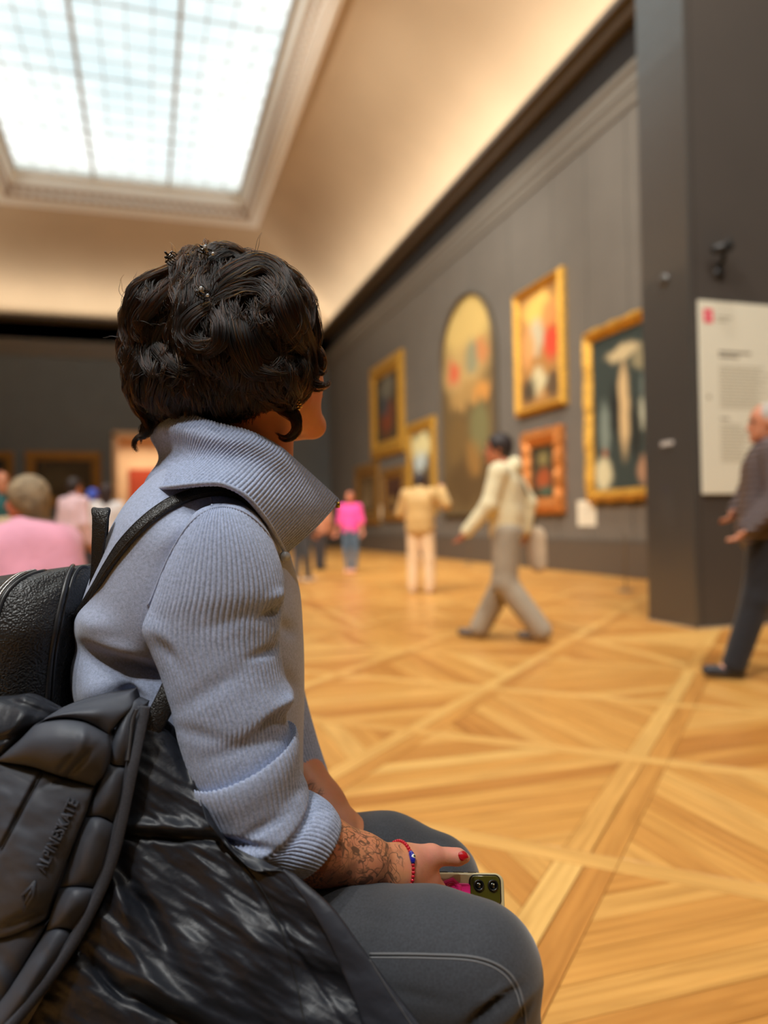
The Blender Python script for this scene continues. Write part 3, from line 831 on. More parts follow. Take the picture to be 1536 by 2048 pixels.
def body_obj(name, body, h, mat_, parent, k=.02, smooth=1, offset=None, **kw):
    V, F = body.mesh(h, k, smooth)
    if offset is not None: V = V-np.asarray(offset)
    return np_mesh(name, V, F, mat_, parent, True, **kw)
# ================================================================== VISITORS IN THE BACKGROUND
M_skin = mat('skin', srgb(206, 140, 108), .5, .06, 12, sss=.15)
M_skin2 = mat('tan_skin', srgb(184, 112, 80), .5, .06, 12, sss=.15)
M_hairdk = mat('dark_brown_hair', srgb(40, 28, 26), .6, .3, 60)
M_eye = mat('dark_eye', srgb(30, 22, 18), .3)
M_lip = mat('lips', srgb(168, 84, 74), .5)
def cloth(name, c, rough=.85, var=.08, bump=.25, bscale=26): return mat(name, c, rough, var, 9.0, bump, bscale, sheen=.2, bdist=.02)

def rot2(p, a):
    return np.array([p[0]*math.cos(a)-p[1]*math.sin(a), p[0]*math.sin(a)+p[1]*math.cos(a), p[2]])
class Figure:
    """Standing / walking / sitting person in local coordinates: +Y is where the chest faces, +X the person's right. Joints are
    given for a 1.72 m figure and scaled; clothing pieces are their own meshes over one continuous body."""
    J0 = dict(head=(0, .02, 1.60), neck=(0, 0, 1.46), chest=(0, 0, 1.28), waist=(0, 0, 1.06), hip=(0, 0, .92),
              sR=(.18, 0, 1.40), eR=(.23, -.02, 1.12), wR=(.24, .05, .88), sL=(-.18, 0, 1.40), eL=(-.23, -.02, 1.12), wL=(-.24, .05, .88),
              hR=(.09, 0, .90), kR=(.10, .01, .49), aR=(.10, -.02, .09), hL=(-.09, 0, .90), kL=(-.10, .01, .49), aL=(-.10, -.02, .09))
    def __init__(self, label, pos, face, height=1.72, pose=None, group=None, look=0.0, build=1.0, name='person'):
        J = {k: np.array(v, float) for k, v in self.J0.items()}
        for k, v in (pose or {}).items(): J[k] = np.array(v, float)
        self.s = height/1.72; self.J = J; self.b = build; self.look = look
        # the part meshes hang below an Empty at the feet that carries the place and the turn
        self.root = empty(name, pos, face, label=label, cat='person', group=group)
    def add(self, name, body, mat_, h=.013, k=.03, smooth=1, **kw):
        V, F = body.mesh(h, k, smooth); V = V*self.s
        return np_mesh(name, V, F, mat_, self.root, True, **kw)
    def head_axes(self):
        a = self.look; f = np.array([-math.sin(a), math.cos(a), 0]); r = np.array([math.cos(a), math.sin(a), 0]); return r, f, np.array([0, 0, 1.])
    def body(self, skin=None, h=.009):
        J = self.J; B = Body(); b = self.b; r, f, u = self.head_axes(); H = J['head']
        A = np.array([r, f, u])
        B.ell(H+.02*u, (.076, .095, .105), A, .02).ell(H-.06*u+.03*f, (.055, .065, .06), A, .03)
        B.limb(H+.095*f-.005*u, H+.108*f-.035*u, .010, .013, .012)                     # nose
        B.ell(H+.088*f-.068*u, (.024, .012, .010), A, .008)                             # mouth
        B.ell(H+.078*f-.105*u, (.026, .022, .018), A, .02)                              # chin
        for s_ in (-1, 1):
            B.ell(H+s_*.078*r-.005*u, (.010, .020, .032), A, .006)                     # ears
            B.ell(H+s_*.032*r+.094*f+.012*u, (.018, .010, .012), A, .012, True)        # eye sockets
        B.chain([H-.07*u-.01*f, J['neck'], J['chest']], [.052, .056, .09], .03)
        B.limb(J['chest'], J['waist'], .115*b, .105*b, .05).limb(J['waist'], J['hip'], .105*b, .12*b, .05)
        for S_ in 'RL':
            B.limb(J['chest']+[0, 0, .06], J['s'+S_], .08, .055, .04)
            B.chain([J['s'+S_], J['e'+S_], J['w'+S_]], [.050, .038, .027], .02)
            B.chain([J['h'+S_], J['k'+S_], J['a'+S_]], [.085, .055, .038], .03)
            B.limb(J['a'+S_], J['a'+S_]+self.foot(S_, .13), .036, .028, .02)
            self.hand(B, J['w'+S_], J['w'+S_]-J['e'+S_], S_)
        o = self.add('body', B, skin or M_skin, h, .02, 1)
        for s_ in (-1, 1):
            e = (H+s_*.032*r+.086*f+.012*u)*self.s
            V, F = sphere_vf(e, .011*self.s, 10, 8); mesh_obj('eye', V, F, M_eye, self.root)
        return o
    def foot(self, S_, L):
        d = self.J.get('f'+S_)
        return np.array([0, L, -.05]) if d is None else np.array(d, float)*L/.13
    def hand(self, B, w, d, S_):
        d = d/np.linalg.norm(d); x = np.cross(d, [0, 1, 0.01]); x /= np.linalg.norm(x); n = np.cross(x, d)
        B.limb(w, w+d*.075, .026, .034, .015, (n, .55))
        for i, (o_, L) in enumerate(((-.024, .062), (-.008, .072), (.008, .068), (.022, .054))):
            a = w+d*.085+x*o_; m = a+d*L*.55+n*.012; B.chain([a, m, m+d*L*.4+n*.022], [.0095, .0088, .0075], .006)
        B.chain([w+d*.03+x*(-.028), w+d*.06+x*(-.052)+n*.01, w+d*.095+x*(-.056)+n*.02], [.013, .011, .009], .008)
    def trousers(self, mat_, wide=1.0, hem=.10, name='trousers', k=.03):
        J = self.J; B = Body(); b = self.b
        B.limb(J['waist']*.35+J['hip']*.65, J['hip'], .122*b, .135*b, .05)
        for S_ in 'RL':
            a = J['a'+S_]; kk = J['k'+S_]; t = (hem-.09)/max(.05, np.linalg.norm(kk-a)); e = a*(1-t)+kk*t
            B.chain([J['h'+S_], J['k'+S_], e], [.105*b*wide**.4, .076*b*wide, .062*b*wide*1.05], k)
        return self.add(name, B, mat_, .012, k)
    def jacket(self, mat_, loose=1.0, bottom=.90, sleeve=1.0, collar=True, name='jacket', hood=False):
        J = self.J; B = Body(); b = self.b*loose
        hipc = J['hip'].copy(); w = J['waist']; t = (w[2]-bottom)/max(.05, w[2]-hipc[2]); e = w+(hipc-w)*min(t, 1.25)
        lat = J['sR']-J['sL']; lat = lat/np.linalg.norm(lat)
        for o_ in (-.065, .065):
            B.limb(J['chest']+lat*o_+[0, 0, .02], w+lat*o_*.85, .115*b, .112*b, .05).limb(w+lat*o_*.85, e+lat*o_*.9, .112*b, .118*b, .04)
        for S_ in 'RL':
            B.limb(J['neck']*.6+J['chest']*.4, J['s'+S_]+[0, 0, -.01], .085*b, .072*b, .04)
            sh, el, wr = J['s'+S_], J['e'+S_], J['w'+S_]
            if sleeve >= 1: B.chain([sh, el, wr+(wr-el)*.02], [.072*b, .062*b, .048*b], .03)
            else: B.limb(sh, sh+(el-sh)*sleeve*1.6, .070*b, .062*b, .03)
        if collar: B.limb(J['neck']+[0, -.01, -.01], J['neck']+[0, 0, .035], .072, .066, .02)
        if hood: B.ell(J['neck']+[0, -.085, -.01], (.10, .065, .085), None, .03)
        return self.add(name, B, mat_, .012, .03)
    def hair(self, mat_, vol=1.0, long=0.0, name='hair'):
        r, f, u = self.head_axes(); H = self.J['head']; A = np.array([r, f, u]); B = Body()
        B.ell(H+.035*u-.018*f, (.088*vol, .102*vol, .10*vol), A, .02).ell(H-.01*u-.05*f, (.078*vol, .062*vol, .085), A, .02)
        if long: B.limb(H-.05*f-.04*u, H-.07*f-(.05+long)*u, .075*vol, .06, .03)
        B.ell(H-.02*u+.085*f, (.055, .06, .085), A, .01, True)
        return self.add(name, B, mat_, .010, .015)
    def shoes(self, mat_, sole=None, L=.16):
        for S_ in 'RL':
            B = Body(); a = self.J['a'+S_]; d = self.foot(S_, L)
            B.limb(a+[0, -.025, -.045], a+d*1.0+[0, 0, .012], .042, .036, .02).limb(a+[0, -.01, .0], a+[0, .0, -.03], .045, .045, .02)
            o = self.add('shoe', B, mat_, .009, .02)
            co = np.empty(len(o.data.vertices)*3, np.float32); o.data.vertices.foreach_get('co', co); co = co.reshape(-1, 3)
            lo_ = co[:, 2].min()
            co[:, 2] = np.maximum(co[:, 2], lo_+.012); o.data.vertices.foreach_set('co', co.ravel())
def sphere_vf(c, r, nu=16, nv=10):
    V = []; F = []
    for j in range(nv+1):
        th = math.pi*j/nv
        for i in range(nu):
            ph = 2*math.pi*i/nu; V.append((c[0]+r*math.sin(th)*math.cos(ph), c[1]+r*math.sin(th)*math.sin(ph), c[2]+r*math.cos(th)))
    for j in range(nv):
        for i in range(nu): F.append((j*nu+i, (j+1)*nu+i, (j+1)*nu+(i+1) % nu, j*nu+(i+1) % nu))
    return V, F
def ground(u, v): return on_plane(u, v, 2, 0.0)
def heading(world_dir):   # rotation that turns local +Y to the given ground direction
    return math.atan2(-world_dir[0], world_dir[1])
RT2 = np.array([RT[0], RT[1], 0]); FW2 = np.array([FW[0], FW[1], 0])
def face_dir(r, f):       # heading from screen-right and away components
    return heading(r*RT2+f*FW2)

# ---- man in cream hoodie striding to the left
g = ground(1018, 1281)
fig = Figure('man in cream hoodie and grey trousers striding left past the paintings', tuple(g), face_dir(-1, .25), 1.72,
    dict(head=(0, .06, 1.60), neck=(0, .01, 1.46), sR=(.17, -.03, 1.40), eR=(.21, -.17, 1.15), wR=(.19, -.14, .92), sL=(-.18, .04, 1.40), eL=(-.22, .12, 1.13), wL=(-.22, .30, .92),
         hR=(.09, .0, .90), kR=(.09, .03, .50), aR=(.09, .25, .09), hL=(-.09, 0, .90), kL=(-.09, .02, .49), aL=(-.09, -.27, .10)), look=.25)
fig.body(M_skin2); fig.trousers(cloth('grey_twill', srgb(158, 146, 128)), 1.35, .09)
fig.jacket(cloth('cream_fleece', srgb(226, 214, 176)), 1.12, .92, 1.0, False, 'hoodie', True); fig.hair(M_hairdk, 1.08)
fig.shoes(mat('brown_grey_leather', srgb(98, 84, 74), .5))
man_cream = fig
# his shoulder bag
Bm = Body(); Bm.limb((.27, -.22, .86), (.27, -.24, .62), .09, .075, .03, ((1, 0, 0), .5))
r = empty('tote_bag', tuple(g), fig.root.rotation_euler.z, label='beige tote bag hanging behind the man in the cream hoodie', cat='bag')
V, F = Bm.mesh(.012, .02); np_mesh('bag_body', V, F, cloth('beige_canvas', srgb(196, 176, 150)), r)
sp_ = catmull([(.15, .07, 1.43), (.17, .13, 1.3), (.26, .0, 1.08), (.27, -.2, .93), (.22, -.2, 1.1), (.10, -.14, 1.3), (.13, -.06, 1.46)], 30)
V, F = tube(sp_, .017, 8, True, .4); mesh_obj('shoulder_strap', V, F, cloth('olive_webbing', srgb(92, 82, 56)), r)

# ---- person in tan jacket photographing the arched painting
g = ground(843, 1187)
fig = Figure('person in tan bomber jacket and beige trousers photographing the arched painting', tuple(g), face_dir(.35, 1), 1.70,
    dict(sR=(.19, 0, 1.41), eR=(.36, .06, 1.26), wR=(.26, .22, 1.46), sL=(-.19, 0, 1.40), eL=(-.30, .06, 1.15), wL=(-.12, .26, 1.25),
         kR=(.12, .01, .49), aR=(.13, -.02, .09), kL=(-.11, .01, .49), aL=(-.12, -.02, .09), head=(0, .05, 1.58)), look=-.1)
fig.body(M_skin); fig.trousers(cloth('beige_cotton', srgb(222, 190, 150)), 1.15, .10)
fig.jacket(cloth('tan_nylon', srgb(190, 152, 92), .6), 1.32, .93); fig.hair(M_hairdk, 1.02); fig.shoes(mat('white_leather_shoe', srgb(224, 206, 186), .5))
# ---- bright pink top
g = ground(703, 1147)
fig = Figure('person in bright pink top and blue jeans standing far off near the collar tip', tuple(g), face_dir(-.3, -1), 1.62,
    dict(aR=(.07, -.02, .09), aL=(-.07, .02, .09), eR=(.24, .0, 1.12), wR=(.30, .06, .90), eL=(-.24, 0, 1.12), wL=(-.27, .08, .9)))
fig.body(M_skin2); fig.trousers(cloth('blue_denim', srgb(70, 92, 112)), .85, .12); fig.jacket(cloth('hot_pink_cotton', srgb(238, 70, 150)), 1.05, .93, .7, False, 'top')
fig.hair(mat('reddish_hair', srgb(150, 84, 66), .6), .98); fig.shoes(mat('pale_pink_shoe', srgb(240, 190, 170), .5))
# ---- two people half hidden by the collar
g = ground(640, 1141)
fig = Figure('person in brown top and black trousers partly hidden by the collar', tuple(g), face_dir(.2, 1), 1.66, dict(aR=(.06, 0, .09), aL=(-.06, .0, .09), kR=(.07, 0, .49), kL=(-.07, 0, .49)))
fig.body(M_skin2); fig.trousers(cloth('black_cotton', srgb(38, 32, 32)), .9, .1); fig.jacket(cloth('salmon_brown_knit', srgb(176, 116, 84)), 1.1, .72); fig.hair(mat('grey_white_hair', srgb(214, 200, 184), .6), 1.1); fig.shoes(mat('black_shoe', srgb(30, 28, 28), .5))
g = ground(604, 1166)
fig = Figure('person in charcoal clothes and pale trainers mostly hidden behind the collar', tuple(g), face_dir(.6, .8), 1.70, dict(aR=(.05, .1, .09), aL=(-.07, -.08, .09)))
fig.body(M_skin); fig.trousers(cloth('charcoal_denim', srgb(52, 54, 58)), .9, .1); fig.jacket(cloth('charcoal_wool', srgb(60, 56, 58)), 1.1, .85); fig.hair(M_hairdk, 1.0); fig.shoes(mat('pale_trainer', srgb(214, 200, 184), .5))

# ---- older man at the right edge
g = ground(1520, 1352)
fig = Figure('grey haired man in striped quilted jacket walking left at the photo edge', tuple(g), face_dir(-1, .15), 1.70,
    dict(head=(0, -.07, 1.60), neck=(0, -.09, 1.46), chest=(0, -.08, 1.28), waist=(0, -.06, 1.06), hip=(0, -.04, .92), sL=(-.19, -.07, 1.38), eL=(-.25, -.06, 1.13), wL=(-.25, .12, .95), sR=(.19, -.10, 1.38), eR=(.24, -.03, 1.14), wR=(.2, .05, 1.06),
         hL=(-.09, -.04, .90), kL=(-.10, .04, .50), aL=(-.10, .18, .09), hR=(.09, -.04, .90), kR=(.09, -.14, .50), aR=(.09, -.36, .14)), build=1.1)
fig.body(M_skin); fig.trousers(cloth('navy_cotton', srgb(24, 25, 32)), 1.05, .09); fig.hair(mat('grey_hair', srgb(176, 168, 160), .7), .95); fig.shoes(mat('dark_blue_shoe', srgb(46, 48, 56), .5))
def quilt_mat():
    m = mat('plum_grey_quilt', srgb(98, 84, 86), .5)
    t = m.node_tree; b = t.nodes['Principled BSDF']
    tc = N(t, 'ShaderNodeTexCoord'); wv = N(t, 'ShaderNodeTexWave'); wv.bands_direction = 'Z'; wv.inputs['Scale'].default_value = 8; wv.inputs['Distortion'].default_value = .6
    t.links.new(tc.outputs['Object'], wv.inputs['Vector'])
    r = N(t, 'ShaderNodeValToRGB'); r.color_ramp.elements[0].color = srgb(66, 58, 62); r.color_ramp.elements[1].color = srgb(124, 108, 108)
    t.links.new(wv.outputs['Fac'], r.inputs['Fac']); t.links.new(r.outputs['Color'], b.inputs['Base Color'])
    bp = N(t, 'ShaderNodeBump'); bp.inputs['Strength'].default_value = .8; bp.inputs['Distance'].default_value = .03
    t.links.new(wv.outputs['Fac'], bp.inputs['Height']); t.links.new(bp.outputs['Normal'], b.inputs['Normal']); return m
fig.jacket(quilt_mat(), 1.18, .92)

# ---- seated and standing crowd on the left, beyond the backpack
def P3(u, v, d): return P(u, v, d)
def placed(u, vtop, height, d):
    """ground point for a figure whose crown shows at pixel (u, vtop) when its crown is at `height` -> place at depth so that it fits"""
    r = ray(u, vtop); t = (height-1.0)/r[2] if abs(r[2]) > 1e-6 else d
    return r
# sitting pose (on a bench 0.45 m high): thighs forward
SIT = dict(hip=(0, 0, .50), waist=(0, .02, .64), chest=(0, .06, .86), neck=(0, .10, 1.04), head=(0, .15, 1.17), sR=(.18, .08, .98), eR=(.24, .16, .72), wR=(.14, .38, .62), sL=(-.18, .08, .98), eL=(-.24, .16, .72), wL=(-.14, .38, .62),
           hR=(.09, .02, .50), kR=(.11, .44, .50), aR=(.11, .42, .09), hL=(-.09, .02, .50), kL=(-.11, .44, .50), aL=(-.11, .42, .09))
def at_depth(u, d): p = P(u, 1044, d); return (p[0], p[1], 0.0)
M_bench = mat('black_bench_leather', srgb(34, 31, 30), .45, .1, 20, .2, 60); M_benchleg = mat('dark_bench_metal', srgb(58, 54, 50), .4, metal=.7)
def bench(label, cx, cy, rz, L, W_, H_=.45):
    r = empty('bench', (cx, cy, 0), rz, label=label, cat='bench')
    box_obj('seat_cushion', -L/2, L/2, -W_/2, W_/2, H_-.10, H_, M_bench, r, bev=.02)
    box_obj('seat_frame', -L/2+.03, L/2-.03, -W_/2+.03, W_/2-.03, H_-.15, H_-.10, M_benchleg, r, bev=.005)
    for sx in (-1, 1):
        for sy in (-1, 1): box_obj('leg', sx*(L/2-.12)-.025, sx*(L/2-.12)+.025, sy*(W_/2-.10)-.025, sy*(W_/2-.10)+.025, 0, H_-.15, M_benchleg, r, bev=.003)
    return r
# person in pink hoodie, back towards the camera, leaning forward
d_ = 3.35
pz = at_depth(92, d_)
fig = Figure('person in soft pink hoodie sitting bent forward, seen from behind', pz, face_dir(-.75, .65), 1.70,
    dict(SIT, chest=(0, .14, .86), neck=(0, .26, .97), head=(0, .44, .93), sR=(.17, .22, .93), sL=(-.17, .22, .93), eR=(.26, .34, .66), eL=(-.26, .34, .66), wR=(.12, .52, .62), wL=(-.12, .52, .62)), build=1.05)
fig.body(M_skin); fig.trousers(cloth('stone_trousers', srgb(190, 170, 140)), 1.1, .10); fig.jacket(cloth('soft_pink_fleece', srgb(232, 160, 182)), 1.35, .46, hood=False, name='hoodie'); fig.hair(mat('blond_hair_short', srgb(176, 148, 112), .6), 1.1); fig.shoes(mat('white_shoe', srgb(220, 214, 206), .5))
BX, BY = pz[0], pz[1]
bench('black bench carrying the visitor in the soft pink hoodie', BX+.1, BY-.02, face_dir(-.75, .65), 1.6, .5, .37)
# blond person turned towards us beyond
def standing(u, vtop, vfeet_d, label, face, top, tr_, hair_, skin=M_skin, h=1.7, pose=None, long=0.0, vol=1.0, shirt=None):
    p = at_depth(u, vfeet_d); f_ = Figure(label, p, face, h, pose, look=0.0)
    f_.body(skin); f_.trousers(tr_, 1.05, .1); f_.jacket(top, 1.12, .9, 1.0); f_.hair(hair_, vol, long); f_.shoes(M_shoe); return f_
M_shoe = mat('dark_shoe', srgb(52, 46, 44), .5)
M_blond = mat('ash_blond_hair', srgb(150, 130, 102), .7, .35, 18, .8, 30, bdist=.03)
M_navy = cloth('dark_navy_cotton', srgb(44, 44, 54)); M_paleshirt = cloth('pale_pink_shirt', srgb(226, 192, 200)); M_greyc = cloth('grey_marl', srgb(150, 150, 150))
standing(148, 952, 9.6, 'person in pale pink shirt with dark hair standing beyond the pink hoodie', face_dir(.5, .85), M_paleshirt, M_navy, M_hairdk, h=1.62)
standing(186, 968, 12.5, 'person with a vivid blue cap standing deep in the crowd', face_dir(.2, 1), M_greyc, M_navy, mat('blue_cap_cloth', srgb(64, 88, 190), .8), h=1.62, vol=1.06)
standing(213, 972, 10.5, 'dark haired person in white top standing beside the far doorway', face_dir(-.3, 1), cloth('white_cotton', srgb(214, 210, 210)), M_navy, mat('black_brown_hair', srgb(44, 28, 28), .6), h=1.58, long=.12, vol=1.15)
# closer heads on the left: blond woman and red faced man in conversation, seated
p = at_depth(104, 4.6)
fig = Figure('ash blond woman sitting turned left, beyond the pink hoodie', p, face_dir(-.9, -.1), 1.72, dict(SIT))
fig.body(mat('flushed_skin', srgb(210, 122, 96), .5)); fig.trousers(M_navy, 1.1, .1); fig.jacket(cloth('brown_cardigan', srgb(120, 92, 76)), 1.1, .48); fig.hair(M_blond, 1.22, .10); fig.shoes(M_shoe)
bench('black bench under the ash blond woman', p[0]+.05, p[1]+.05, face_dir(-.9, -.1), 1.0, .45, .37)
p = at_depth(22, 6.4)
fig = Figure('bald man in dark grey sweater sitting and facing the ash blond woman', p, face_dir(.7, -.5), 1.70, dict(SIT))
fig.body(mat('ruddy_skin', srgb(206, 118, 92), .5)); fig.trousers(M_navy, 1.1, .1); fig.jacket(cloth('dark_grey_knit', srgb(92, 92, 96)), 1.1, .48); fig.hair(mat('thin_grey_hair', srgb(168, 130, 108), .7), .90); fig.shoes(M_shoe)
bench('black bench under the bald man', p[0]-.05, p[1]+.12, face_dir(.7, -.5), 1.0, .45, .37)
standing(2, 966, 8.4, 'red haired person in teal jacket standing at the left photo edge', face_dir(.6, -.6), cloth('teal_nylon', srgb(40, 96, 100)), M_navy, mat('copper_hair', srgb(168, 96, 60), .6), h=1.62)
# ================================================================== TOOLS FOR THE SEATED WOMAN AND HER THINGS
from mathutils.bvhtree import BVHTree
def vnoise(p, seed=0):
    """smooth value noise, p (N,3) -> (N,) in -1..1"""
    p = np.asarray(p, float); i = np.floor(p).astype(np.int64); f = p-i; f = f*f*f*(f*(f*6-15)+10)
    def h(ix, iy, iz):
        n = (ix*374761393+iy*668265263+iz*2147483647+seed*974634777) & 0xffffffff
        n = ((n ^ (n >> 13))*1274126177) & 0xffffffff
        return ((n ^ (n >> 16)) & 0xffff)/32767.5-1
    r = 0
    for a in (0, 1):
        for b in (0, 1):
            for c in (0, 1):
                w_ = (f[:, 0] if a else 1-f[:, 0])*(f[:, 1] if b else 1-f[:, 1])*(f[:, 2] if c else 1-f[:, 2])
                r = r+w_*h(i[:, 0]+a, i[:, 1]+b, i[:, 2]+c)
    return r
def Pn(u, v, d):
    u, v, d = np.broadcast_arrays(np.asarray(u, float), np.asarray(v, float), np.asarray(d, float))
    return CAM+d[..., None]*FW+((u-768)/FPX*d)[..., None]*RT-((v-1024)/FPX*d)[..., None]*UP
def projn(X):
    q = np.asarray(X)-CAM; d = q@FW; return 768+FPX*(q@RT)/d, 1024-FPX*(q@UP)/d, d
def grid_normals(G, closed):
    """G (nv, nu, 3); closed in u"""
    if closed: du = np.roll(G, -1, 1)-np.roll(G, 1, 1)
    else: du = np.gradient(G, axis=1)
    dv = np.gradient(G, axis=0); n = np.cross(du, dv)
    n /= np.linalg.norm(n, axis=2)[..., None]+1e-12
    return n
def loft_grid(rings, nv, nu):
    """rings: (Lx, Ly, Rx, Ry, depth, depth radius, sag px, squareness). Real closed tube; near side at u=0.25."""
    R = catmull([r if len(r) == 8 else tuple(r)+(2.0,) for r in rings], nv)
    ph = np.linspace(0, 2*math.pi, nu, endpoint=False); c, s = np.cos(ph), np.sin(ph)
    G = np.zeros((nv, nu, 3))
    for i in range(nv):
        Lx, Ly, Rx, Ry, d, rd, sag, ex = R[i]
        e = 2/ex; cc = np.sign(c)*np.abs(c)**e; ss = np.sign(s)*np.abs(s)**e
        px, py = -(Ry-Ly), (Rx-Lx); L = math.hypot(px, py)+1e-9; px, py = px/L, py/L
        A = P((Lx+Rx)/2, (Ly+Ry)/2, d); X = (P(Rx, Ry, d)-P(Lx, Ly, d))/2; Y = P((Lx+Rx)/2+px*sag, (Ly+Ry)/2+py*sag, d)-A
        G[i] = A-cc[:, None]*X+ss[:, None]*(Y-rd*FW)
    return G
def dents(G, lst, closed=True, side=True):
    """push the surface along its normal: (u px, v px, length, width, angle deg, amount m); near-facing side only"""
    n = grid_normals(G, closed); u, v, d = projn(G)
    f = smooth01(np.clip((-(n@FW))*3, 0, 1)) if side else np.ones(u.shape)
    D = np.zeros(u.shape)
    for (x, y, a, b, ang, amt) in lst:
        t = math.radians(ang); dx, dy = u-x, v-y
        p = (dx*math.cos(t)+dy*math.sin(t))/a; q = (-dx*math.sin(t)+dy*math.cos(t))/b
        D += amt*np.exp(-(p*p+q*q))
    return G+n*(D*f)[..., None]
def grid_orient(G, closed):
    """make normals of the near part face the camera"""
    n = grid_normals(G, closed); return G
def grid_mesh(name, G, mat_, parent, off, closed_u=False, cap0=False, cap1=False, uvs=None, thick=0.0, back=None, **kw):
    nv, nu = G.shape[:2]; V = G.reshape(-1, 3)-off
    iu = np.arange(nu if closed_u else nu-1); iv = np.arange(nv-1)
    A, B_ = np.meshgrid(iv, iu, indexing='ij'); A = A.ravel(); B_ = B_.ravel(); C_ = (B_+1) % nu
    q = np.stack([A*nu+B_, A*nu+C_, (A+1)*nu+C_, (A+1)*nu+B_], 1)
    extra_v = []; uv = np.stack(np.meshgrid(np.arange(nu)/(nu if closed_u else nu-1), np.arange(nv)/(nv-1)), -1).reshape(-1, 2)
    if thick > 0:                      # a sheet with real thickness: second skin behind plus side walls
        n = grid_normals(G, closed_u) if back is None else back
        V2 = (G-n*thick).reshape(-1, 3)-off; N0 = len(V)
        q2 = q[:, ::-1]+N0; side = []
        if not closed_u:
            for i in range(nv-1):
                side += [(i*nu, (i+1)*nu, (i+1)*nu+N0, i*nu+N0), ((i+1)*nu-1, (i+1)*nu-1+N0, (i+2)*nu-1+N0, (i+2)*nu-1)]
        for j in iu:
            j2 = (j+1) % nu
            side += [(j, j+N0, j2+N0, j2), ((nv-1)*nu+j, (nv-1)*nu+j2, (nv-1)*nu+j2+N0, (nv-1)*nu+j+N0)]
        V = np.vstack([V, V2]); q = np.vstack([q, q2, np.array(side)]); uv = np.vstack([uv, uv])
    faces = q
    caps = []
    if cap0: V = np.vstack([V, V[:nu].mean(0)]); uv = np.vstack([uv, [.5, 0]]); c = len(V)-1; caps += [(c, (j+1) % nu, j, j) for j in range(nu)]
    if cap1: V = np.vstack([V, V[(nv-1)*nu:nv*nu].mean(0)]); uv = np.vstack([uv, [.5, 1]]); c = len(V)-1; caps += [(c, (nv-1)*nu+j, (nv-1)*nu+(j+1) % nu, (nv-1)*nu+(j+1) % nu) for j in range(nu)]
    me = bpy.data.meshes.new(name)
    fl = [tuple(map(int, f)) for f in faces]+[tuple(map(int, f[:3])) for f in caps]
    me.from_pydata(V.tolist(), [], fl)
    bm = bmesh.new(); bm.from_mesh(me); bmesh.ops.recalc_face_normals(bm, faces=bm.faces[:]); bm.to_mesh(me); bm.free()
    shade(me, True); me.materials.append(mat_)
    ul = me.uv_layers.new(name='UVMap'); li = np.empty(len(me.loops), np.int32); me.loops.foreach_get('vertex_index', li)
    ul.data.foreach_set('uv', uv[li].astype(np.float32).ravel())
    o = bpy.data.objects.new(name, me); o.location = off if parent is None else (0, 0, 0); link(o, parent); setp(o, **kw); return o
class Surf:
    """ray caster over meshes (world-space grids or objects) used to lay seams, straps and strands on real surfaces"""
    def __init__(self): self.V = []; self.F = []
    def grid(self, G, closed):
        nv, nu = G.shape[:2]; o = len(self.V); self.V += [tuple(p) for p in G.reshape(-1, 3)]
        for i in range(nv-1):
            for j in range(nu if closed else nu-1):
                j2 = (j+1) % nu; self.F.append((o+i*nu+j, o+i*nu+j2, o+(i+1)*nu+j2, o+(i+1)*nu+j))
        return self
    def arr(self, V, F):
        o = len(self.V); self.V += [tuple(p) for p in V]; self.F += [tuple(int(a)+o for a in f) for f in F]; return self
    def done(self): self.t = BVHTree.FromPolygons(self.V, self.F); return self
    def hit(self, u, v, lift=0.0, default=None):
        r = ray(u, v); h = self.t.ray_cast(Vector(CAM), Vector(r))
        if h[0] is None:
            if default is None: return None, None
            return P(u, v, default), -FW
        n = np.array(h[1]); n = n if n@r < 0 else -n
        return np.array(h[0])+n*lift, n
    def line(self, pts, n, lift=0.0, default=None):
        q = catmull(pts, n); out = []; nn = []; last = default
        for u, v in q[:, :2]:
            p, m = self.hit(u, v, lift, last)
            if p is None: continue
            last = (p-CAM)@FW; out.append(p); nn.append(m)
        return np.array(out), np.array(nn)
def ribbon(name, path, normals, w_, th, mat_, parent, off, taper=None, **kw):
    """flat band with rounded edges lying on a surface"""
    path = np.asarray(path); n = len(path); t = np.gradient(path, axis=0); t /= np.linalg.norm(t, axis=1)[:, None]+1e-12
    V = []; F = []; k = 8; ww = np.broadcast_to(np.asarray(w_, float), (n,))
    for i in range(n):
        m = normals[i]-(normals[i]@t[i])*t[i]; m /= np.linalg.norm(m)+1e-12; b = np.cross(t[i], m)
        for (x, y) in ((-.5, 0), (-.47, .6), (-.38, 1), (.38, 1), (.47, .6), (.5, 0), (.4, -.4), (-.4, -.4)):
            V.append(path[i]+b*ww[i]*x+m*th*y-off)
    for i in range(n-1):
        for j in range(k): F.append((i*k+j, i*k+(j+1) % k, (i+1)*k+(j+1) % k, (i+1)*k+j))
    F += [tuple(range(k))[::-1], tuple(range((n-1)*k, n*k))]
    o = mesh_obj(name, V, F, mat_, parent, True, **kw)
    if parent is None: o.location = off
    return o
def coons(top, bot, left, right, nu, nv):
    """boundary curves as lists of (u, v, depth); left/right run from top to bottom; returns world grid and px grid"""
    T, B_, L, R_ = catmull(top, nu), catmull(bot, nu), catmull(left, nv), catmull(right, nv)
    u = np.linspace(0, 1, nu)[None, :, None]; v = np.linspace(0, 1, nv)[:, None, None]
    c00, c10, c01, c11 = T[0], T[-1], B_[0], B_[-1]
    S_ = (1-v)*T[None]+v*B_[None]+(1-u)*L[:, None]+u*R_[:, None]-((1-u)*(1-v)*c00+u*(1-v)*c10+(1-u)*v*c01+u*v*c11)
    return S_
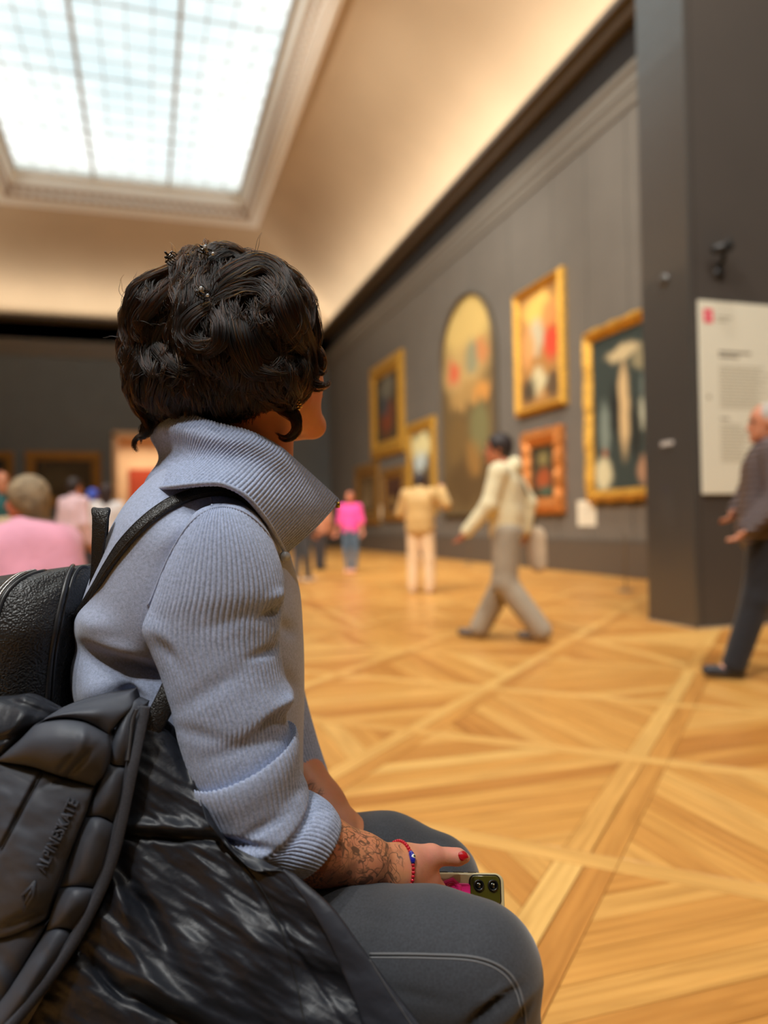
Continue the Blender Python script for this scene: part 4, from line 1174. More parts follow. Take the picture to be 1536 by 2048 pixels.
def coons_grid(S_, bulge=0.0, pw=.5, ridge=None, fn=None):
    nv, nu = S_.shape[:2]; u = np.linspace(0, 1, nu)[None, :]; v = np.linspace(0, 1, nv)[:, None]
    b = (np.sin(math.pi*u)**pw)*(np.sin(math.pi*v)**pw)*bulge
    D = S_[..., 2]-b
    if fn is not None: D = D-fn(S_[..., 0], S_[..., 1], u+0*v, v+0*u)
    return Pn(S_[..., 0], S_[..., 1], D)
# ================================================================== THE SEATED WOMAN
W0 = P(420, 1800, 1.0); W0 = np.array([W0[0], W0[1], 0.0])
woman = empty('person', tuple(W0), label='woman with short dark wavy hair in a light blue ribbed turtleneck, sitting with a phone', cat='person')

# ---- materials
def knit_mat(name, c, fleck=.22):
    m, t, b = new_mat(name)
    tc = N(t, 'ShaderNodeTexCoord')
    nz = N(t, 'ShaderNodeTexNoise'); nz.inputs['Scale'].default_value = 900; nz.inputs['Detail'].default_value = 3
    n2 = N(t, 'ShaderNodeTexNoise'); n2.inputs['Scale'].default_value = 330; n2.inputs['Detail'].default_value = 2
    t.links.new(tc.outputs['Object'], nz.inputs['Vector']); t.links.new(tc.outputs['Object'], n2.inputs['Vector'])
    ad = N(t, 'ShaderNodeMath', operation='ADD'); t.links.new(nz.outputs['Fac'], ad.inputs[0]); t.links.new(n2.outputs['Fac'], ad.inputs[1])
    hf = N(t, 'ShaderNodeMath', operation='MULTIPLY'); hf.inputs[1].default_value = .5; t.links.new(ad.outputs[0], hf.inputs[0])
    r = N(t, 'ShaderNodeValToRGB'); r.color_ramp.elements[0].position = .36; r.color_ramp.elements[1].position = .64
    r.color_ramp.elements[0].color = tuple(x*(1-fleck) for x in c[:3])+(1,); r.color_ramp.elements[1].color = tuple(min(1, x*(1+fleck)) for x in c[:3])+(1,)
    t.links.new(hf.outputs[0], r.inputs['Fac']); t.links.new(r.outputs['Color'], b.inputs['Base Color'])
    b.inputs['Roughness'].default_value = .9; b.inputs['Specular IOR Level'].default_value = .2
    b.inputs['Sheen Weight'].default_value = .25; b.inputs['Sheen Roughness'].default_value = .5
    bp = N(t, 'ShaderNodeBump'); bp.inputs['Strength'].default_value = .5; bp.inputs['Distance'].default_value = .0008
    t.links.new(hf.outputs[0], bp.inputs['Height']); t.links.new(bp.outputs['Normal'], b.inputs['Normal'])
    return m
M_knit = knit_mat('light_blue_grey_knit', srgb(160, 172, 200), .28)
M_knit2 = knit_mat('light_blue_grey_fine_knit', srgb(162, 173, 200), .2)

def rib_offset(G, count, amp, closed=True, sharp=6.0, vrange=None):
    """real knitted ribs: rounded wales with narrow grooves running along v"""
    nv, nu = G.shape[:2]; n = grid_normals(G, closed)
    x = (np.arange(nu)/(nu if closed else nu-1)*count) % 1.0
    g = np.exp(-((np.minimum(x, 1-x))*sharp)**2)
    a = np.full(nv, amp) if vrange is None else amp*vrange
    return G-n*(a[:, None]*g[None, :])[..., None]
def outward(G, closed=True):
    """flip the u direction if normals point inwards"""
    c = G.mean(axis=(0, 1)); n = grid_normals(G, closed)
    return G if ((G-c)*n).sum() > 0 else G[:, ::-1]

# ---- sweater body (back, shoulder yoke, front)
TOR = [(395, 905, 520, 925, 1.035, .055, 0), (350, 930, 535, 965, 1.035, .095, 0), (296, 978, 552, 1020, 1.03, .132, 0), (262, 1030, 566, 1075, 1.03, .164, 0), (230, 1095, 580, 1130, 1.025, .168, 4),
       (196, 1180, 597, 1190, 1.02, .165, 4), (174, 1262, 603, 1260, 1.02, .160, 0), (168, 1345, 606, 1330, 1.02, .155, 0), (190, 1425, 606, 1420, 1.02, .150, 0), (212, 1520, 604, 1510, 1.02, .145, 0), (225, 1640, 604, 1640, 1.02, .145, 0), (240, 1780, 590, 1770, 1.02, .140, 0)]
TOR = [r+(2.3,) for r in TOR]
Gt = outward(loft_grid(TOR, 170, 260))
Gt = dents(Gt, [(262, 1345, 95, 26, 24, -.026), (225, 1300, 60, 18, 22, .008), (195, 1385, 34, 40, 0, .010), (252, 1395, 26, 20, 40, -.020), (285, 1375, 34, 14, 20, .010), (330, 1330, 40, 40, 30, -.02),
                (190, 1250, 40, 26, 20, .008), (580, 1260, 30, 14, 30, -.006), (590, 1370, 40, 14, 50, -.006), (360, 1060, 60, 20, -45, .004)])
sweater = grid_mesh('sweater', Gt, M_knit2, woman, W0, True, True, True)

# ---- right sleeve (ribbed), rolled cuff
SLV = [(428, 1008, 462, 1006, .895, .020, 0), (394, 1026, 500, 1018, .892, .048, -2), (362, 1072, 532, 1058, .890, .066, -2), (335, 1128, 556, 1112, .885, .072, -4), (312, 1190, 570, 1170, .880, .073, -4), (300, 1236, 566, 1212, .878, .071, -6),
       (304, 1290, 560, 1262, .876, .070, -6), (325, 1345, 562, 1310, .873, .069, -4), (340, 1395, 570, 1355, .870, .069, 0), (352, 1445, 588, 1396, .868, .069, 6), (366, 1492, 572, 1432, .867, .068, 10), (380, 1540, 580, 1470, .865, .067, 14), (405, 1600, 586, 1515, .865, .066, 18)]
NRIB = 76
Gs = outward(loft_grid(SLV, 190, NRIB*7))
Gs = dents(Gs, [(556, 1222, 30, 9, -25, -.009), (560, 1190, 26, 12, -25, .004), (562, 1258, 24, 12, -25, .004), (545, 1300, 40, 10, -20, -.006), (470, 1240, 70, 16, -15, -.002), (585, 1398, 26, 12, -40, .006), (552, 1440, 44, 10, -38, -.009), (500, 1490, 80, 16, -18, -.003),
                (330, 1300, 40, 12, 55, -.004), (420, 1380, 90, 20, -30, -.0025), (400, 1470, 60, 14, 15, -.002), (300, 1262, 40, 22, 40, .006)])
GsR = rib_offset(Gs, NRIB, .0017, sharp=5.0)
sleeve = grid_mesh('sleeve', GsR, M_knit, sweater, W0, True, True, True)
CUF = [(392, 1575, 574, 1492, .865, .060, 12), (384, 1556, 586, 1472, .865, .069, 14), (380, 1548, 592, 1464, .864, .075, 18), (380, 1560, 597, 1474, .863, .077, 22), (388, 1582, 600, 1494, .862, .076, 24), (404, 1612, 600, 1528, .861, .072, 24), (410, 1634, 602, 1550, .860, .070, 26),
       (412, 1652, 612, 1572, .859, .073, 30), (418, 1668, 618, 1590, .859, .075, 34), (432, 1682, 614, 1604, .859, .071, 32), (452, 1694, 620, 1608, .859, .066, 28), (476, 1706, 640, 1608, .860, .062, 24), (520, 1724, 664, 1620, .862, .058, 20), (558, 1734, 679, 1638, .865, .053, 16), (574, 1737, 683, 1648, .866, .050, 14),
       (578, 1735, 682, 1652, .866, .046, 12), (560, 1722, 668, 1645, .865, .044, 10), (500, 1690, 620, 1620, .865, .044, 10)]
NR2 = 64
Gc = outward(loft_grid(CUF, 150, NR2*7))
Gc = dents(Gc, [(470, 1690, 60, 10, 8, -.012), (430, 1690, 20, 10, 10, -.01), (520, 1660, 60, 10, -30, -.003)])
GcR = rib_offset(Gc, NR2, .0016, sharp=5.0)
cuff = grid_mesh('cuff', GcR, M_knit, sweater, W0, True)
# ---- left sleeve
SLL = [(420, 1020, 500, 1020, 1.17, .05, 0), (410, 1120, 560, 1110, 1.17, .06, 0), (430, 1260, 585, 1240, 1.17, .06, 0), (470, 1400, 606, 1370, 1.16, .055, 0), (500, 1500, 632, 1470, 1.15, .052, 0), (545, 1590, 656, 1545, 1.14, .046, 6), (552, 1592, 658, 1551, 1.14, .042, 6), (548, 1584, 652, 1545, 1.14, .037, 6)]
Gl = outward(loft_grid(SLL, 90, 60*6)); Gl = rib_offset(Gl, 60, .0013, sharp=5.0)
grid_mesh('sleeve', Gl, M_knit, sweater, W0, True)
# sleeve seam: a raised fashioning line between yoke and sleeve cap
sf = Surf().grid(Gt, True).grid(Gs, True).done()
for pts in ([(566, 1125), (540, 1075), (508, 1038), (470, 1017), (432, 1014), (398, 1030), (368, 1062), (340, 1110), (322, 1150), (309, 1184), (296, 1212)],):
    q, nn = sf.line(pts, 60, .0006)
    for _ in range(10): q[1:-1] = (q[:-2]+2*q[1:-1]+q[2:])/4
    V, F = tube(q, .0013, 6); mesh_obj('shoulder_seam', np.array(V)-W0, F, M_knit2, sweater)
q, nn = sf.line([(416, 972), (422, 992), (424, 1012)], 10, .0003); V, F = tube(q, .0014, 6); mesh_obj('yoke_seam', np.array(V)-W0, F, M_knit2, sweater)

# ---- folded turtleneck collar
near_hem = catmull([(573, 1110, .975), (556, 1078, .93), (530, 1036, .895), (492, 992, .872), (452, 970, .868), (418, 966, .868), (352, 972, .880), (310, 978, .940), (284, 988, 1.045)], 60)
near_rim = catmull([(680, 1003, 1.055), (650, 975, 1.03), (600, 930, .998), (560, 897, .975), (500, 868, .957), (430, 851, .957), (380, 836, .975), (345, 831, 1.005), (318, 846, 1.045)], 60)
LAT = math.sin(math.radians(12))*RT-math.cos(math.radians(12))*FW; LAT = LAT/np.linalg.norm(LAT)
def mirror(X, base):
    s = (X-base)@LAT; return X-2*np.outer(s, LAT)
H1 = Pn(near_hem[:, 0], near_hem[:, 1], near_hem[:, 2]); R1 = Pn(near_rim[:, 0], near_rim[:, 1], near_rim[:, 2])
base = (H1[-1]+R1[-1])/2
H2 = mirror(H1, H1[-1])[::-1]; R2_ = mirror(R1, R1[-1])[::-1]
Hm = np.vstack([H1, H2[1:]]); Rm = np.vstack([R1, R2_[1:]])
def resample(X, n):
    return catmull(X, n)
NT = 130*7
Hm, Rm = resample(Hm, NT), resample(Rm, NT)
_t = np.linspace(0, 1, NT); Hm = Rm+(Hm-Rm)*(1-.95*smooth01((_t-.5)/.2))[:, None]; Hm, Rm = resample(Hm[:int(NT*.86)], NT), resample(Rm[:int(NT*.86)], NT)
ctr = (Hm.mean(0)+Rm.mean(0))/2
nsv = 46; Gk = np.zeros((nsv+26, NT, 3))
tt = np.linspace(0, 1, NT)
axis_pt = P(470, 930, 1.04)
for k in range(nsv):
    s = k/(nsv-1); X = Hm*(1-s)+Rm*s
    out = X-ctr; out -= np.outer(out@UP, UP); out /= np.linalg.norm(out, axis=1)[:, None]+1e-9
    backness = smooth01((np.minimum(tt, 1-tt)-.10)/.2)
    prof_ = .014*math.sin(math.pi*s)*(.35+0*backness)-.016*backness*math.exp(-((s-.48)/.22)**2)+.008*backness*math.exp(-((s-.85)/.15)**2)
    Gk[k] = X+out*prof_[:, None]
for k in range(26):                       # rounded fold, then the inner layer going down to the neck
    a = (k+1)/26; X = Rm.copy(); out = X-ctr; out -= np.outer(out@UP, UP); L = np.linalg.norm(out, axis=1); out /= L[:, None]
    if a < .3: th = a/.3*math.pi; off_ = -(1-math.cos(th))*.006; up_ = math.sin(th)*.006
    else: b_ = (a-.3)/.7; off_ = -.012-.012*b_; up_ = -.075*b_*smooth01(np.minimum(tt, 1-tt)/.2)[:, None]
    Gk[nsv+k] = X+out*off_+UP*up_
Gk2 = Gk if ((Gk[:nsv]-ctr)*grid_normals(Gk, False)[:nsv]).sum() > 0 else Gk[:, ::-1]
GkR = rib_offset(Gk2, 130, .0017, False, 5.0)
collar = grid_mesh('collar', GkR, M_knit, sweater, W0, False, thick=.0035)
# hem edge of the collar and small gold zip puller at the collar tip
V, F = tube(Hm[::4]+0*Hm[::4], .0026, 8); mesh_obj('collar_hem', np.array(V)-W0, F, M_knit, sweater)
V, F = join_vf([tube([P(676, 1004, 1.05), P(676, 1016, 1.05)], .003, 8)]); mesh_obj('zip_puller', np.array(V)-W0, F, mat('brass', srgb(200, 160, 70), .3, metal=1), sweater)
# button at the placket
V, F = tube([P(568, 1112, .955), P(572, 1113, .95)], .006, 14); mesh_obj('button', np.array(V)-W0, F, mat('pale_blue_button', srgb(190, 200, 214), .3), sweater)

# ---- jeans
M_denim = mat('charcoal_denim_cloth', srgb(50, 52, 58), .82, .26, 420, .35, 700, sheen=.3, bdist=.0006, detail=2)
J = Body()
J.limb(P(360, 1760, 1.02), P(400, 1850, .97), .125, .125, .05).limb(P(350, 1800, 1.06), P(420, 1830, 1.10), .12, .11, .05)
J.chain([P(430, 1895, .945), P(690, 1922, .868), P(860, 1928, .822), P(948, 1946, .803)], [.100, .0845, .073, .0685], .02)
J.chain([P(948, 1946, .803), P(962, 2060, .806), P(955, 2350, .815), P(930, 2800, .83)], [.0685, .060, .056, .045], .012)
J.chain([P(430, 1850, 1.12), P(640, 1745, 1.09), P(770, 1742, 1.07), P(862, 1768, 1.055)], [.095, .080, .074, .066], .02)
zl = 1044+.10*1538*-1
J.chain([P(862, 1768, 1.055), P(868, 1860, 1.06), P(850, 2100, 1.07), P(830, 2310, 1.08)], [.064, .058, .055, .045], .012)
Vj, Fj = J.mesh(.0048, .03, 2)
sj0 = Surf().arr(Vj, Fj).done()
# folds behind the knee and along the shin
uj, vj, dj = projn(Vj)
nj = np.zeros_like(Vj)
fn_ = np.cross(Vj[Fj[:, 1]]-Vj[Fj[:, 0]], Vj[Fj[:, 2]]-Vj[Fj[:, 0]])
for k in range(4): np.add.at(nj, Fj[:, k], fn_)
nj /= np.linalg.norm(nj, axis=1)[:, None]+1e-12
Dj = np.zeros(len(Vj))
for (x, y, a, b, ang, amt) in [(985, 2010, 70, 9, -38, -.006), (1010, 2035, 70, 9, -42, .004), (1000, 1985, 60, 8, -30, .003), (960, 2040, 60, 8, -45, -.005), (1040, 2040, 40, 8, -60, -.004), (700, 1830, 90, 10, 10, -.0015), (820, 1990, 90, 12, 12, -.002), (620, 1800, 80, 12, 12, -.003)]:
    t_ = math.radians(ang); dx, dy = uj-x, vj-y
    Dj += amt*np.exp(-((dx*math.cos(t_)+dy*math.sin(t_))/a)**2-((-dx*math.sin(t_)+dy*math.cos(t_))/b)**2)
Dj *= (nj@FW < .2)
Vj = Vj+nj*Dj[:, None]
jeans = np_mesh('jeans', Vj-W0, Fj, M_denim, woman, True)
sj = Surf().arr(Vj, Fj).done()
q, nn = sj.line([(740, 1908), (850, 1909), (950, 1915), (1008, 1938), (1038, 1978), (1050, 2030), (1052, 2060)], 60, .0003)
V, F = tube(q, .0014, 6); mesh_obj('side_seam', np.array(V)-W0, F, mat('grey_denim_thread', srgb(104, 104, 106), .8), jeans)
q2_, nn2 = sj.line([(740, 1915), (850, 1916), (948, 1922), (1003, 1945), (1032, 1984), (1044, 2032)], 60, .0)
V, F = tube(q2_, .0007, 5); mesh_obj('seam_stitching', np.array(V)-W0, F, mat('pale_thread', srgb(128, 128, 130), .8), jeans)

# ---- body: head, neck, trunk, arms, hands, legs in one continuous skin
hf = math.radians(45); PT = math.radians(12)
f0 = math.cos(hf)*RT+math.sin(hf)*FW; hr = math.sin(hf)*RT-math.cos(hf)*FW
hfw = math.cos(PT)*f0+math.sin(PT)*UP; hup = math.cos(PT)*UP-math.sin(PT)*f0
HA = np.array([hr, hfw, hup])
H = P(503, 705, 1.045)
def hp(x, y, z): return H+x*hr+y*hfw+z*hup
B = Body()
B.ell(hp(0, -.012, .025), (.074, .094, .092), HA, .02).ell(hp(0, .035, -.045), (.060, .055, .065), HA, .03)
for s_ in (-1, 1):
    B.ell(hp(s_*.040, .045, -.050), (.026, .030, .030), HA, .02)                       # cheeks
    B.limb(hp(s_*.058, .0, -.065), hp(s_*.024, .068, -.112), .018, .017, .03)           # jaw
    B.ell(hp(s_*.074, -.008, -.018), (.010, .018, .031), HA, .006)                      # ear
    B.limb(hp(s_*.070, -.004, -.045), hp(s_*.072, .004, -.048), .007, .006, .006)       # ear lobe
    B.ell(hp(s_*.031, .090, .010), (.018, .010, .012), HA, .012, True)                  # eye socket
    B.limb(hp(s_*.045, .083, .026), hp(s_*.015, .090, .028), .008, .008, .012)          # brow
B.limb(hp(0, .092, .014), hp(0, .108, -.026), .008, .011, .012).ell(hp(0, .100, -.030), (.016, .011, .009), HA, .008)
B.ell(hp(0, .093, -.060), (.022, .009, .006), HA, .006).ell(hp(0, .091, -.072), (.019, .009, .007), HA, .006)
B.ell(hp(0, .078, -.108), (.022, .018, .017), HA, .02)
B.chain([hp(0, -.02, -.055), P(500, 900, 1.04), P(462, 985, 1.035)], [.052, .050, .056], .03)
B.chain([P(462, 985, 1.035), P(410, 1130, 1.03), P(385, 1400, 1.03), P(385, 1700, 1.03), P(395, 1830, 1.02)], [.06, .105, .10, .10, .11], .05)
B.chain([P(450, 1030, 1.0), P(440, 1095, .93), P(455, 1350, .875), P(478, 1608, .868)], [.06, .046, .042, .040], .02)
B.chain([P(478, 1620, .868), P(560, 1662, .868), P(640, 1700, .875), P(720, 1722, .890), P(796, 1741, .908)], [.041, .042, .0365, .0290, .0235], .015)
B.chain([P(470, 1040, 1.08), P(470, 1060, 1.16), P(520, 1330, 1.165), P(575, 1510, 1.15)], [.06, .046, .042, .038], .02)
B.chain([P(575, 1510, 1.15), P(640, 1612, 1.10), P(690, 1672, 1.06), P(752, 1728, 1.03)], [.038, .034, .029, .022], .015)
for S_ in (0, 1):
    a, b_, c_, e_ = ((P(430, 1890, .95), P(930, 1946, .808), P(930, 2330, .815), P(905, 2780, .83)), (P(430, 1850, 1.12), P(850, 1770, 1.055), P(840, 2080, 1.07), P(815, 2290, 1.08)))[S_]
    B.chain([a, b_, c_, e_], [.08, .052, .048, .036], .02)
    ft = e_+.15*(.95*RT2+.2*FW2); ft[2] = .03; he = e_.copy(); he[2] = .045
    B.chain([e_, he, ft], [.036, .034, .026], .02)
# right hand closing on the phone
wr = P(796, 1741, .908)
kn = [P(854, 1750, .936), P(850, 1779, .934), P(843, 1803, .930), P(832, 1822, .926)]
for k, r_ in zip(kn, (.0145, .0145, .0135, .0125)): B.limb(wr, k, .0215, r_, .016)
B.limb(P(820, 1724, .918), P(846, 1718, .930), .018, .0150, .012)
fing = [[(856, 1752, .936), (874, 1778, .943), (890, 1801, .950), (900, 1818, .956)], [(850, 1779, .934), (872, 1812, .942), (886, 1836, .950), (894, 1852, .958)],
        [(855, 1803, .930), (876, 1836, .938), (890, 1858, .948), (896, 1872, .957)], [(842, 1822, .926), (858, 1852, .934), (868, 1872, .943), (873, 1884, .952)]]
for f_, r_ in zip(fing, (.0094, .0098, .0094, .0084)):
    B.chain([P(*x) for x in f_], [r_*1.25, r_*1.05, r_*.95, r_*.8], .007)
B.chain([P(822, 1722, .920), P(864, 1713, .937), P(896, 1713, .945), P(916, 1714, .947), P(931, 1716, .949)], [.0185, .0130, .0096, .0098, .0062], .006)
B.ell(P(862, 1708, .937), (.0105, .0105, .0105), None, .006)
# left hand underneath
lw = P(752, 1728, 1.03)
lk = [P(826, 1768, 1.0), P(820, 1790, 1.0), P(812, 1812, 1.0), P(800, 1830, 1.0)]
for k in lk: B.limb(lw, k, .020, .013, .014)
for k, (dx, dy) in zip(lk, ((60, 46), (58, 56), (54, 58), (44, 52))):
    u_, v_, d_ = proj(k); B.chain([k, P(u_+dx*.55, v_+dy*.45, .992), P(u_+dx, v_+dy, .985)], [.0105, .0095, .008], .007)
B.chain([P(775, 1738, 1.02), P(815, 1742, 1.0), P(850, 1752, .992)], [.016, .0125, .0095], .01)
Vb, Fb = B.mesh(.0031, .016, 1)

def skin_woman():
    m, t, b = new_mat('warm_skin_with_ink')
    b.inputs['Roughness'].default_value = .48; b.inputs['Subsurface Weight'].default_value = .12; b.inputs['Subsurface Radius'].default_value = (.010, .004, .002)
    b.inputs['Specular IOR Level'].default_value = .4
    tc = N(t, 'ShaderNodeTexCoord')
    nz = N(t, 'ShaderNodeTexNoise'); nz.inputs['Scale'].default_value = 60; nz.inputs['Detail'].default_value = 4; t.links.new(tc.outputs['Object'], nz.inputs['Vector'])
    at2 = N(t, 'ShaderNodeAttribute'); at2.attribute_name = 'pink'; at2.attribute_type = 'GEOMETRY'
    base_ = N(t, 'ShaderNodeMix', data_type='RGBA'); base_.inputs[6].default_value = srgb(212, 138, 98); base_.inputs[7].default_value = srgb(226, 152, 128)
    t.links.new(at2.outputs['Fac'], base_.inputs[0])
    v_ = N(t, 'ShaderNodeMix', data_type='RGBA', blend_type='MULTIPLY'); v_.inputs[0].default_value = .25
    t.links.new(base_.outputs[2], v_.inputs[6]); t.links.new(nz.outputs['Color'], v_.inputs[7])
    at = N(t, 'ShaderNodeAttribute'); at.attribute_name = 'ink'; at.attribute_type = 'GEOMETRY'
    mp = N(t, 'ShaderNodeMapping'); mp.inputs['Scale'].default_value = (1, 1, 1); t.links.new(tc.outputs['Object'], mp.inputs['Vector'])
    def line_noise(scale, w_, dist):
        n = N(t, 'ShaderNodeTexNoise'); n.inputs['Scale'].default_value = scale; n.inputs['Detail'].default_value = 1.0; n.inputs['Distortion'].default_value = dist
        t.links.new(mp.outputs['Vector'], n.inputs['Vector'])
        s = N(t, 'ShaderNodeMath', operation='SUBTRACT'); s.inputs[1].default_value = .5; t.links.new(n.outputs['Fac'], s.inputs[0])
        a = N(t, 'ShaderNodeMath', operation='ABSOLUTE'); t.links.new(s.outputs[0], a.inputs[0])
        r = N(t, 'ShaderNodeMapRange'); r.inputs['From Min'].default_value = w_*.4; r.inputs['From Max'].default_value = w_; r.inputs['To Min'].default_value = 1; r.inputs['To Max'].default_value = 0
        t.links.new(a.outputs[0], r.inputs['Value']); return r.outputs[0]
    l1 = line_noise(27, .042, 2.6); l2 = line_noise(60, .040, 1.6)
    sh = N(t, 'ShaderNodeTexNoise'); sh.inputs['Scale'].default_value = 30; t.links.new(tc.outputs['Object'], sh.inputs['Vector'])
    shr = N(t, 'ShaderNodeMapRange'); shr.inputs['From Min'].default_value = .50; shr.inputs['From Max'].default_value = .64; shr.inputs['To Max'].default_value = .55; t.links.new(sh.outputs['Fac'], shr.inputs['Value'])
    m1 = N(t, 'ShaderNodeMath', operation='MAXIMUM'); t.links.new(l1, m1.inputs[0]); t.links.new(shr.outputs[0], m1.inputs[1])
    l2s = N(t, 'ShaderNodeMath', operation='MULTIPLY'); l2s.inputs[1].default_value = .7; t.links.new(l2, l2s.inputs[0])
    m2_ = N(t, 'ShaderNodeMath', operation='MAXIMUM'); t.links.new(m1.outputs[0], m2_.inputs[0]); t.links.new(l2s.outputs[0], m2_.inputs[1])
    mm = N(t, 'ShaderNodeMath', operation='MULTIPLY'); t.links.new(m2_.outputs[0], mm.inputs[0]); t.links.new(at.outputs['Fac'], mm.inputs[1])
    ms = N(t, 'ShaderNodeMath', operation='MULTIPLY'); ms.inputs[1].default_value = .78; t.links.new(mm.outputs[0], ms.inputs[0])
    mx = N(t, 'ShaderNodeMix', data_type='RGBA'); t.links.new(ms.outputs[0], mx.inputs[0]); t.links.new(v_.outputs[2], mx.inputs[6]); mx.inputs[7].default_value = srgb(66, 54, 42)
    t.links.new(mx.outputs[2], b.inputs['Base Color'])
    bp = N(t, 'ShaderNodeBump'); bp.inputs['Strength'].default_value = .15; bp.inputs['Distance'].default_value = .001
    n3 = N(t, 'ShaderNodeTexNoise'); n3.inputs['Scale'].default_value = 500; t.links.new(tc.outputs['Object'], n3.inputs['Vector']); t.links.new(n3.outputs['Fac'], bp.inputs['Height']); t.links.new(bp.outputs['Normal'], b.inputs['Normal'])
    return m
M_skinW = skin_woman()
bodyo = np_mesh('body', Vb-W0, Fb, M_skinW, woman, True)
# ink mask along the right forearm (and a small mark on the left one), rosy mask on the hands
fa, fb = P(600, 1682, .87), P(788, 1739, .907)
tv = ((Vb-fa)@(fb-fa))/((fb-fa)@(fb-fa)); dl = np.linalg.norm(Vb-(fa+np.clip(tv, 0, 1)[:, None]*(fb-fa)), axis=1)
ink = smooth01((tv+.3)/.1)*smooth01((.985-tv)/.05)*(dl < .06)
lm = np.zeros(len(Vb))
for (u_, v_, d_, r_) in ((640, 1583, 1.075, .006), (643, 1590, 1.075, .005), (618, 1572, 1.08, .010)):
    lm = np.maximum(lm, np.exp(-(np.linalg.norm(Vb-P(u_, v_, d_), axis=1)/r_)**4))
pink = smooth01(((Vb-fa)@(fb-fa)/np.linalg.norm(fb-fa)**2-.95)/.25)*(np.linalg.norm(Vb-P(860, 1760, .94), axis=1) < .13)
at = bodyo.data.attributes.new('ink', 'FLOAT', 'POINT'); at.data.foreach_set('value', np.maximum(ink, lm).astype(np.float32))
at = bodyo.data.attributes.new('pink', 'FLOAT', 'POINT'); at.data.foreach_set('value', pink.astype(np.float32))
for s_ in (-1, 1):
    V, F = sphere_vf(hp(s_*.031, .080, .010), .0115, 16, 12); mesh_obj('eye', np.array(V)-W0, F, mat('brown_eye', srgb(60, 40, 28), .15), woman)
V, F = join_vf([tube([hp(-.02, .099, -.062), hp(0, .103, -.060), hp(.02, .099, -.062)], [.002, .0045, .002], 8), tube([hp(-.018, .097, -.071), hp(0, .101, -.072), hp(.018, .097, -.071)], [.002, .005, .002], 8)])
mesh_obj('lips', np.array(V)-W0, F, M_lip, woman)
# thumb nail (painted red) and the other nails
M_nail = mat('red_nail_varnish', srgb(176, 10, 24), .12, coat=1.0)
def nail(c, tdir, ndir, L, w_, name='fingernail'):
    tdir = tdir/np.linalg.norm(tdir); n_ = ndir-(ndir@tdir)*tdir; n_ /= np.linalg.norm(n_); b_ = np.cross(tdir, n_)
    V = []; F = []; nu, nv = 9, 10
    for lay in (0, 1):
        for i in range(nv):
            t_ = i/(nv-1); ww = w_*(math.sin(math.pi*min(.5, .12+t_*.9)) if t_ < .45 else (1-((t_-.45)/.55)**2.0)**.6 if t_ < 1 else 0.02)
            for j in range(nu):
                x = (j/(nu-1)-.5)*2; V.append(c+tdir*(t_-.5)*L+b_*x*ww/2+n_*(.0022*(1-x*x*.9)-.0012*lay-.001*(t_-.4)**2*6))
    o_ = nv*nu
    for i in range(nv-1):
        for j in range(nu-1):
            F.append((i*nu+j, i*nu+j+1, (i+1)*nu+j+1, (i+1)*nu+j)); F.append((o_+i*nu+j, o_+(i+1)*nu+j, o_+(i+1)*nu+j+1, o_+i*nu+j+1))
    for j in range(nu-1): F += [(j, o_+j, o_+j+1, j+1), ((nv-1)*nu+j, (nv-1)*nu+j+1, o_+(nv-1)*nu+j+1, o_+(nv-1)*nu+j)]
    for i in range(nv-1): F += [(i*nu, (i+1)*nu, o_+(i+1)*nu, o_+i*nu), (i*nu+nu-1, o_+i*nu+nu-1, o_+(i+1)*nu+nu-1, (i+1)*nu+nu-1)]
    mesh_obj(name, np.array(V)-W0, F, M_nail, woman)
nail(P(927, 1712, .9385), P(938, 1716, .940)-P(915, 1709, .940), -FW*.8+UP*.6, .0135, .0115)
for f_ in fing: nail(P(*f_[-1])-.004*FW+.004*RT, P(*f_[-1])-P(*f_[-2]), RT*.6-FW*.4, .011, .009)
# earring: a small cluster of gold beads
V, F = join_vf([sphere_vf(P(597+dx, 803+dy, .985), .0022, 8, 6) for dx, dy in ((0, 0), (3, 5), (-3, 4), (5, 10), (-1, 10), (1, 15))])
mesh_obj('earring', np.array(V)-W0, F, mat('gold', srgb(212, 168, 84), .25, metal=1), woman)
# shoes
for (e_, nm) in ((P(905, 2780, .83), 0), (P(815, 2290, 1.08), 1)):
    S1 = Body(); he = e_.copy(); he[2] = .05; ft = e_+.17*(.95*RT2+.2*FW2); ft[2] = .035
    S1.limb(he-.03*RT2, ft, .048, .040, .02).limb(he, he+np.array([0, 0, .05]), .046, .046, .02)
    V, F = S1.mesh(.008, .02, 1); V[:, 2] = np.maximum(V[:, 2], .002); np_mesh('shoe', V-W0, F, mat('black_boot_leather', srgb(30, 28, 28), .4), woman)

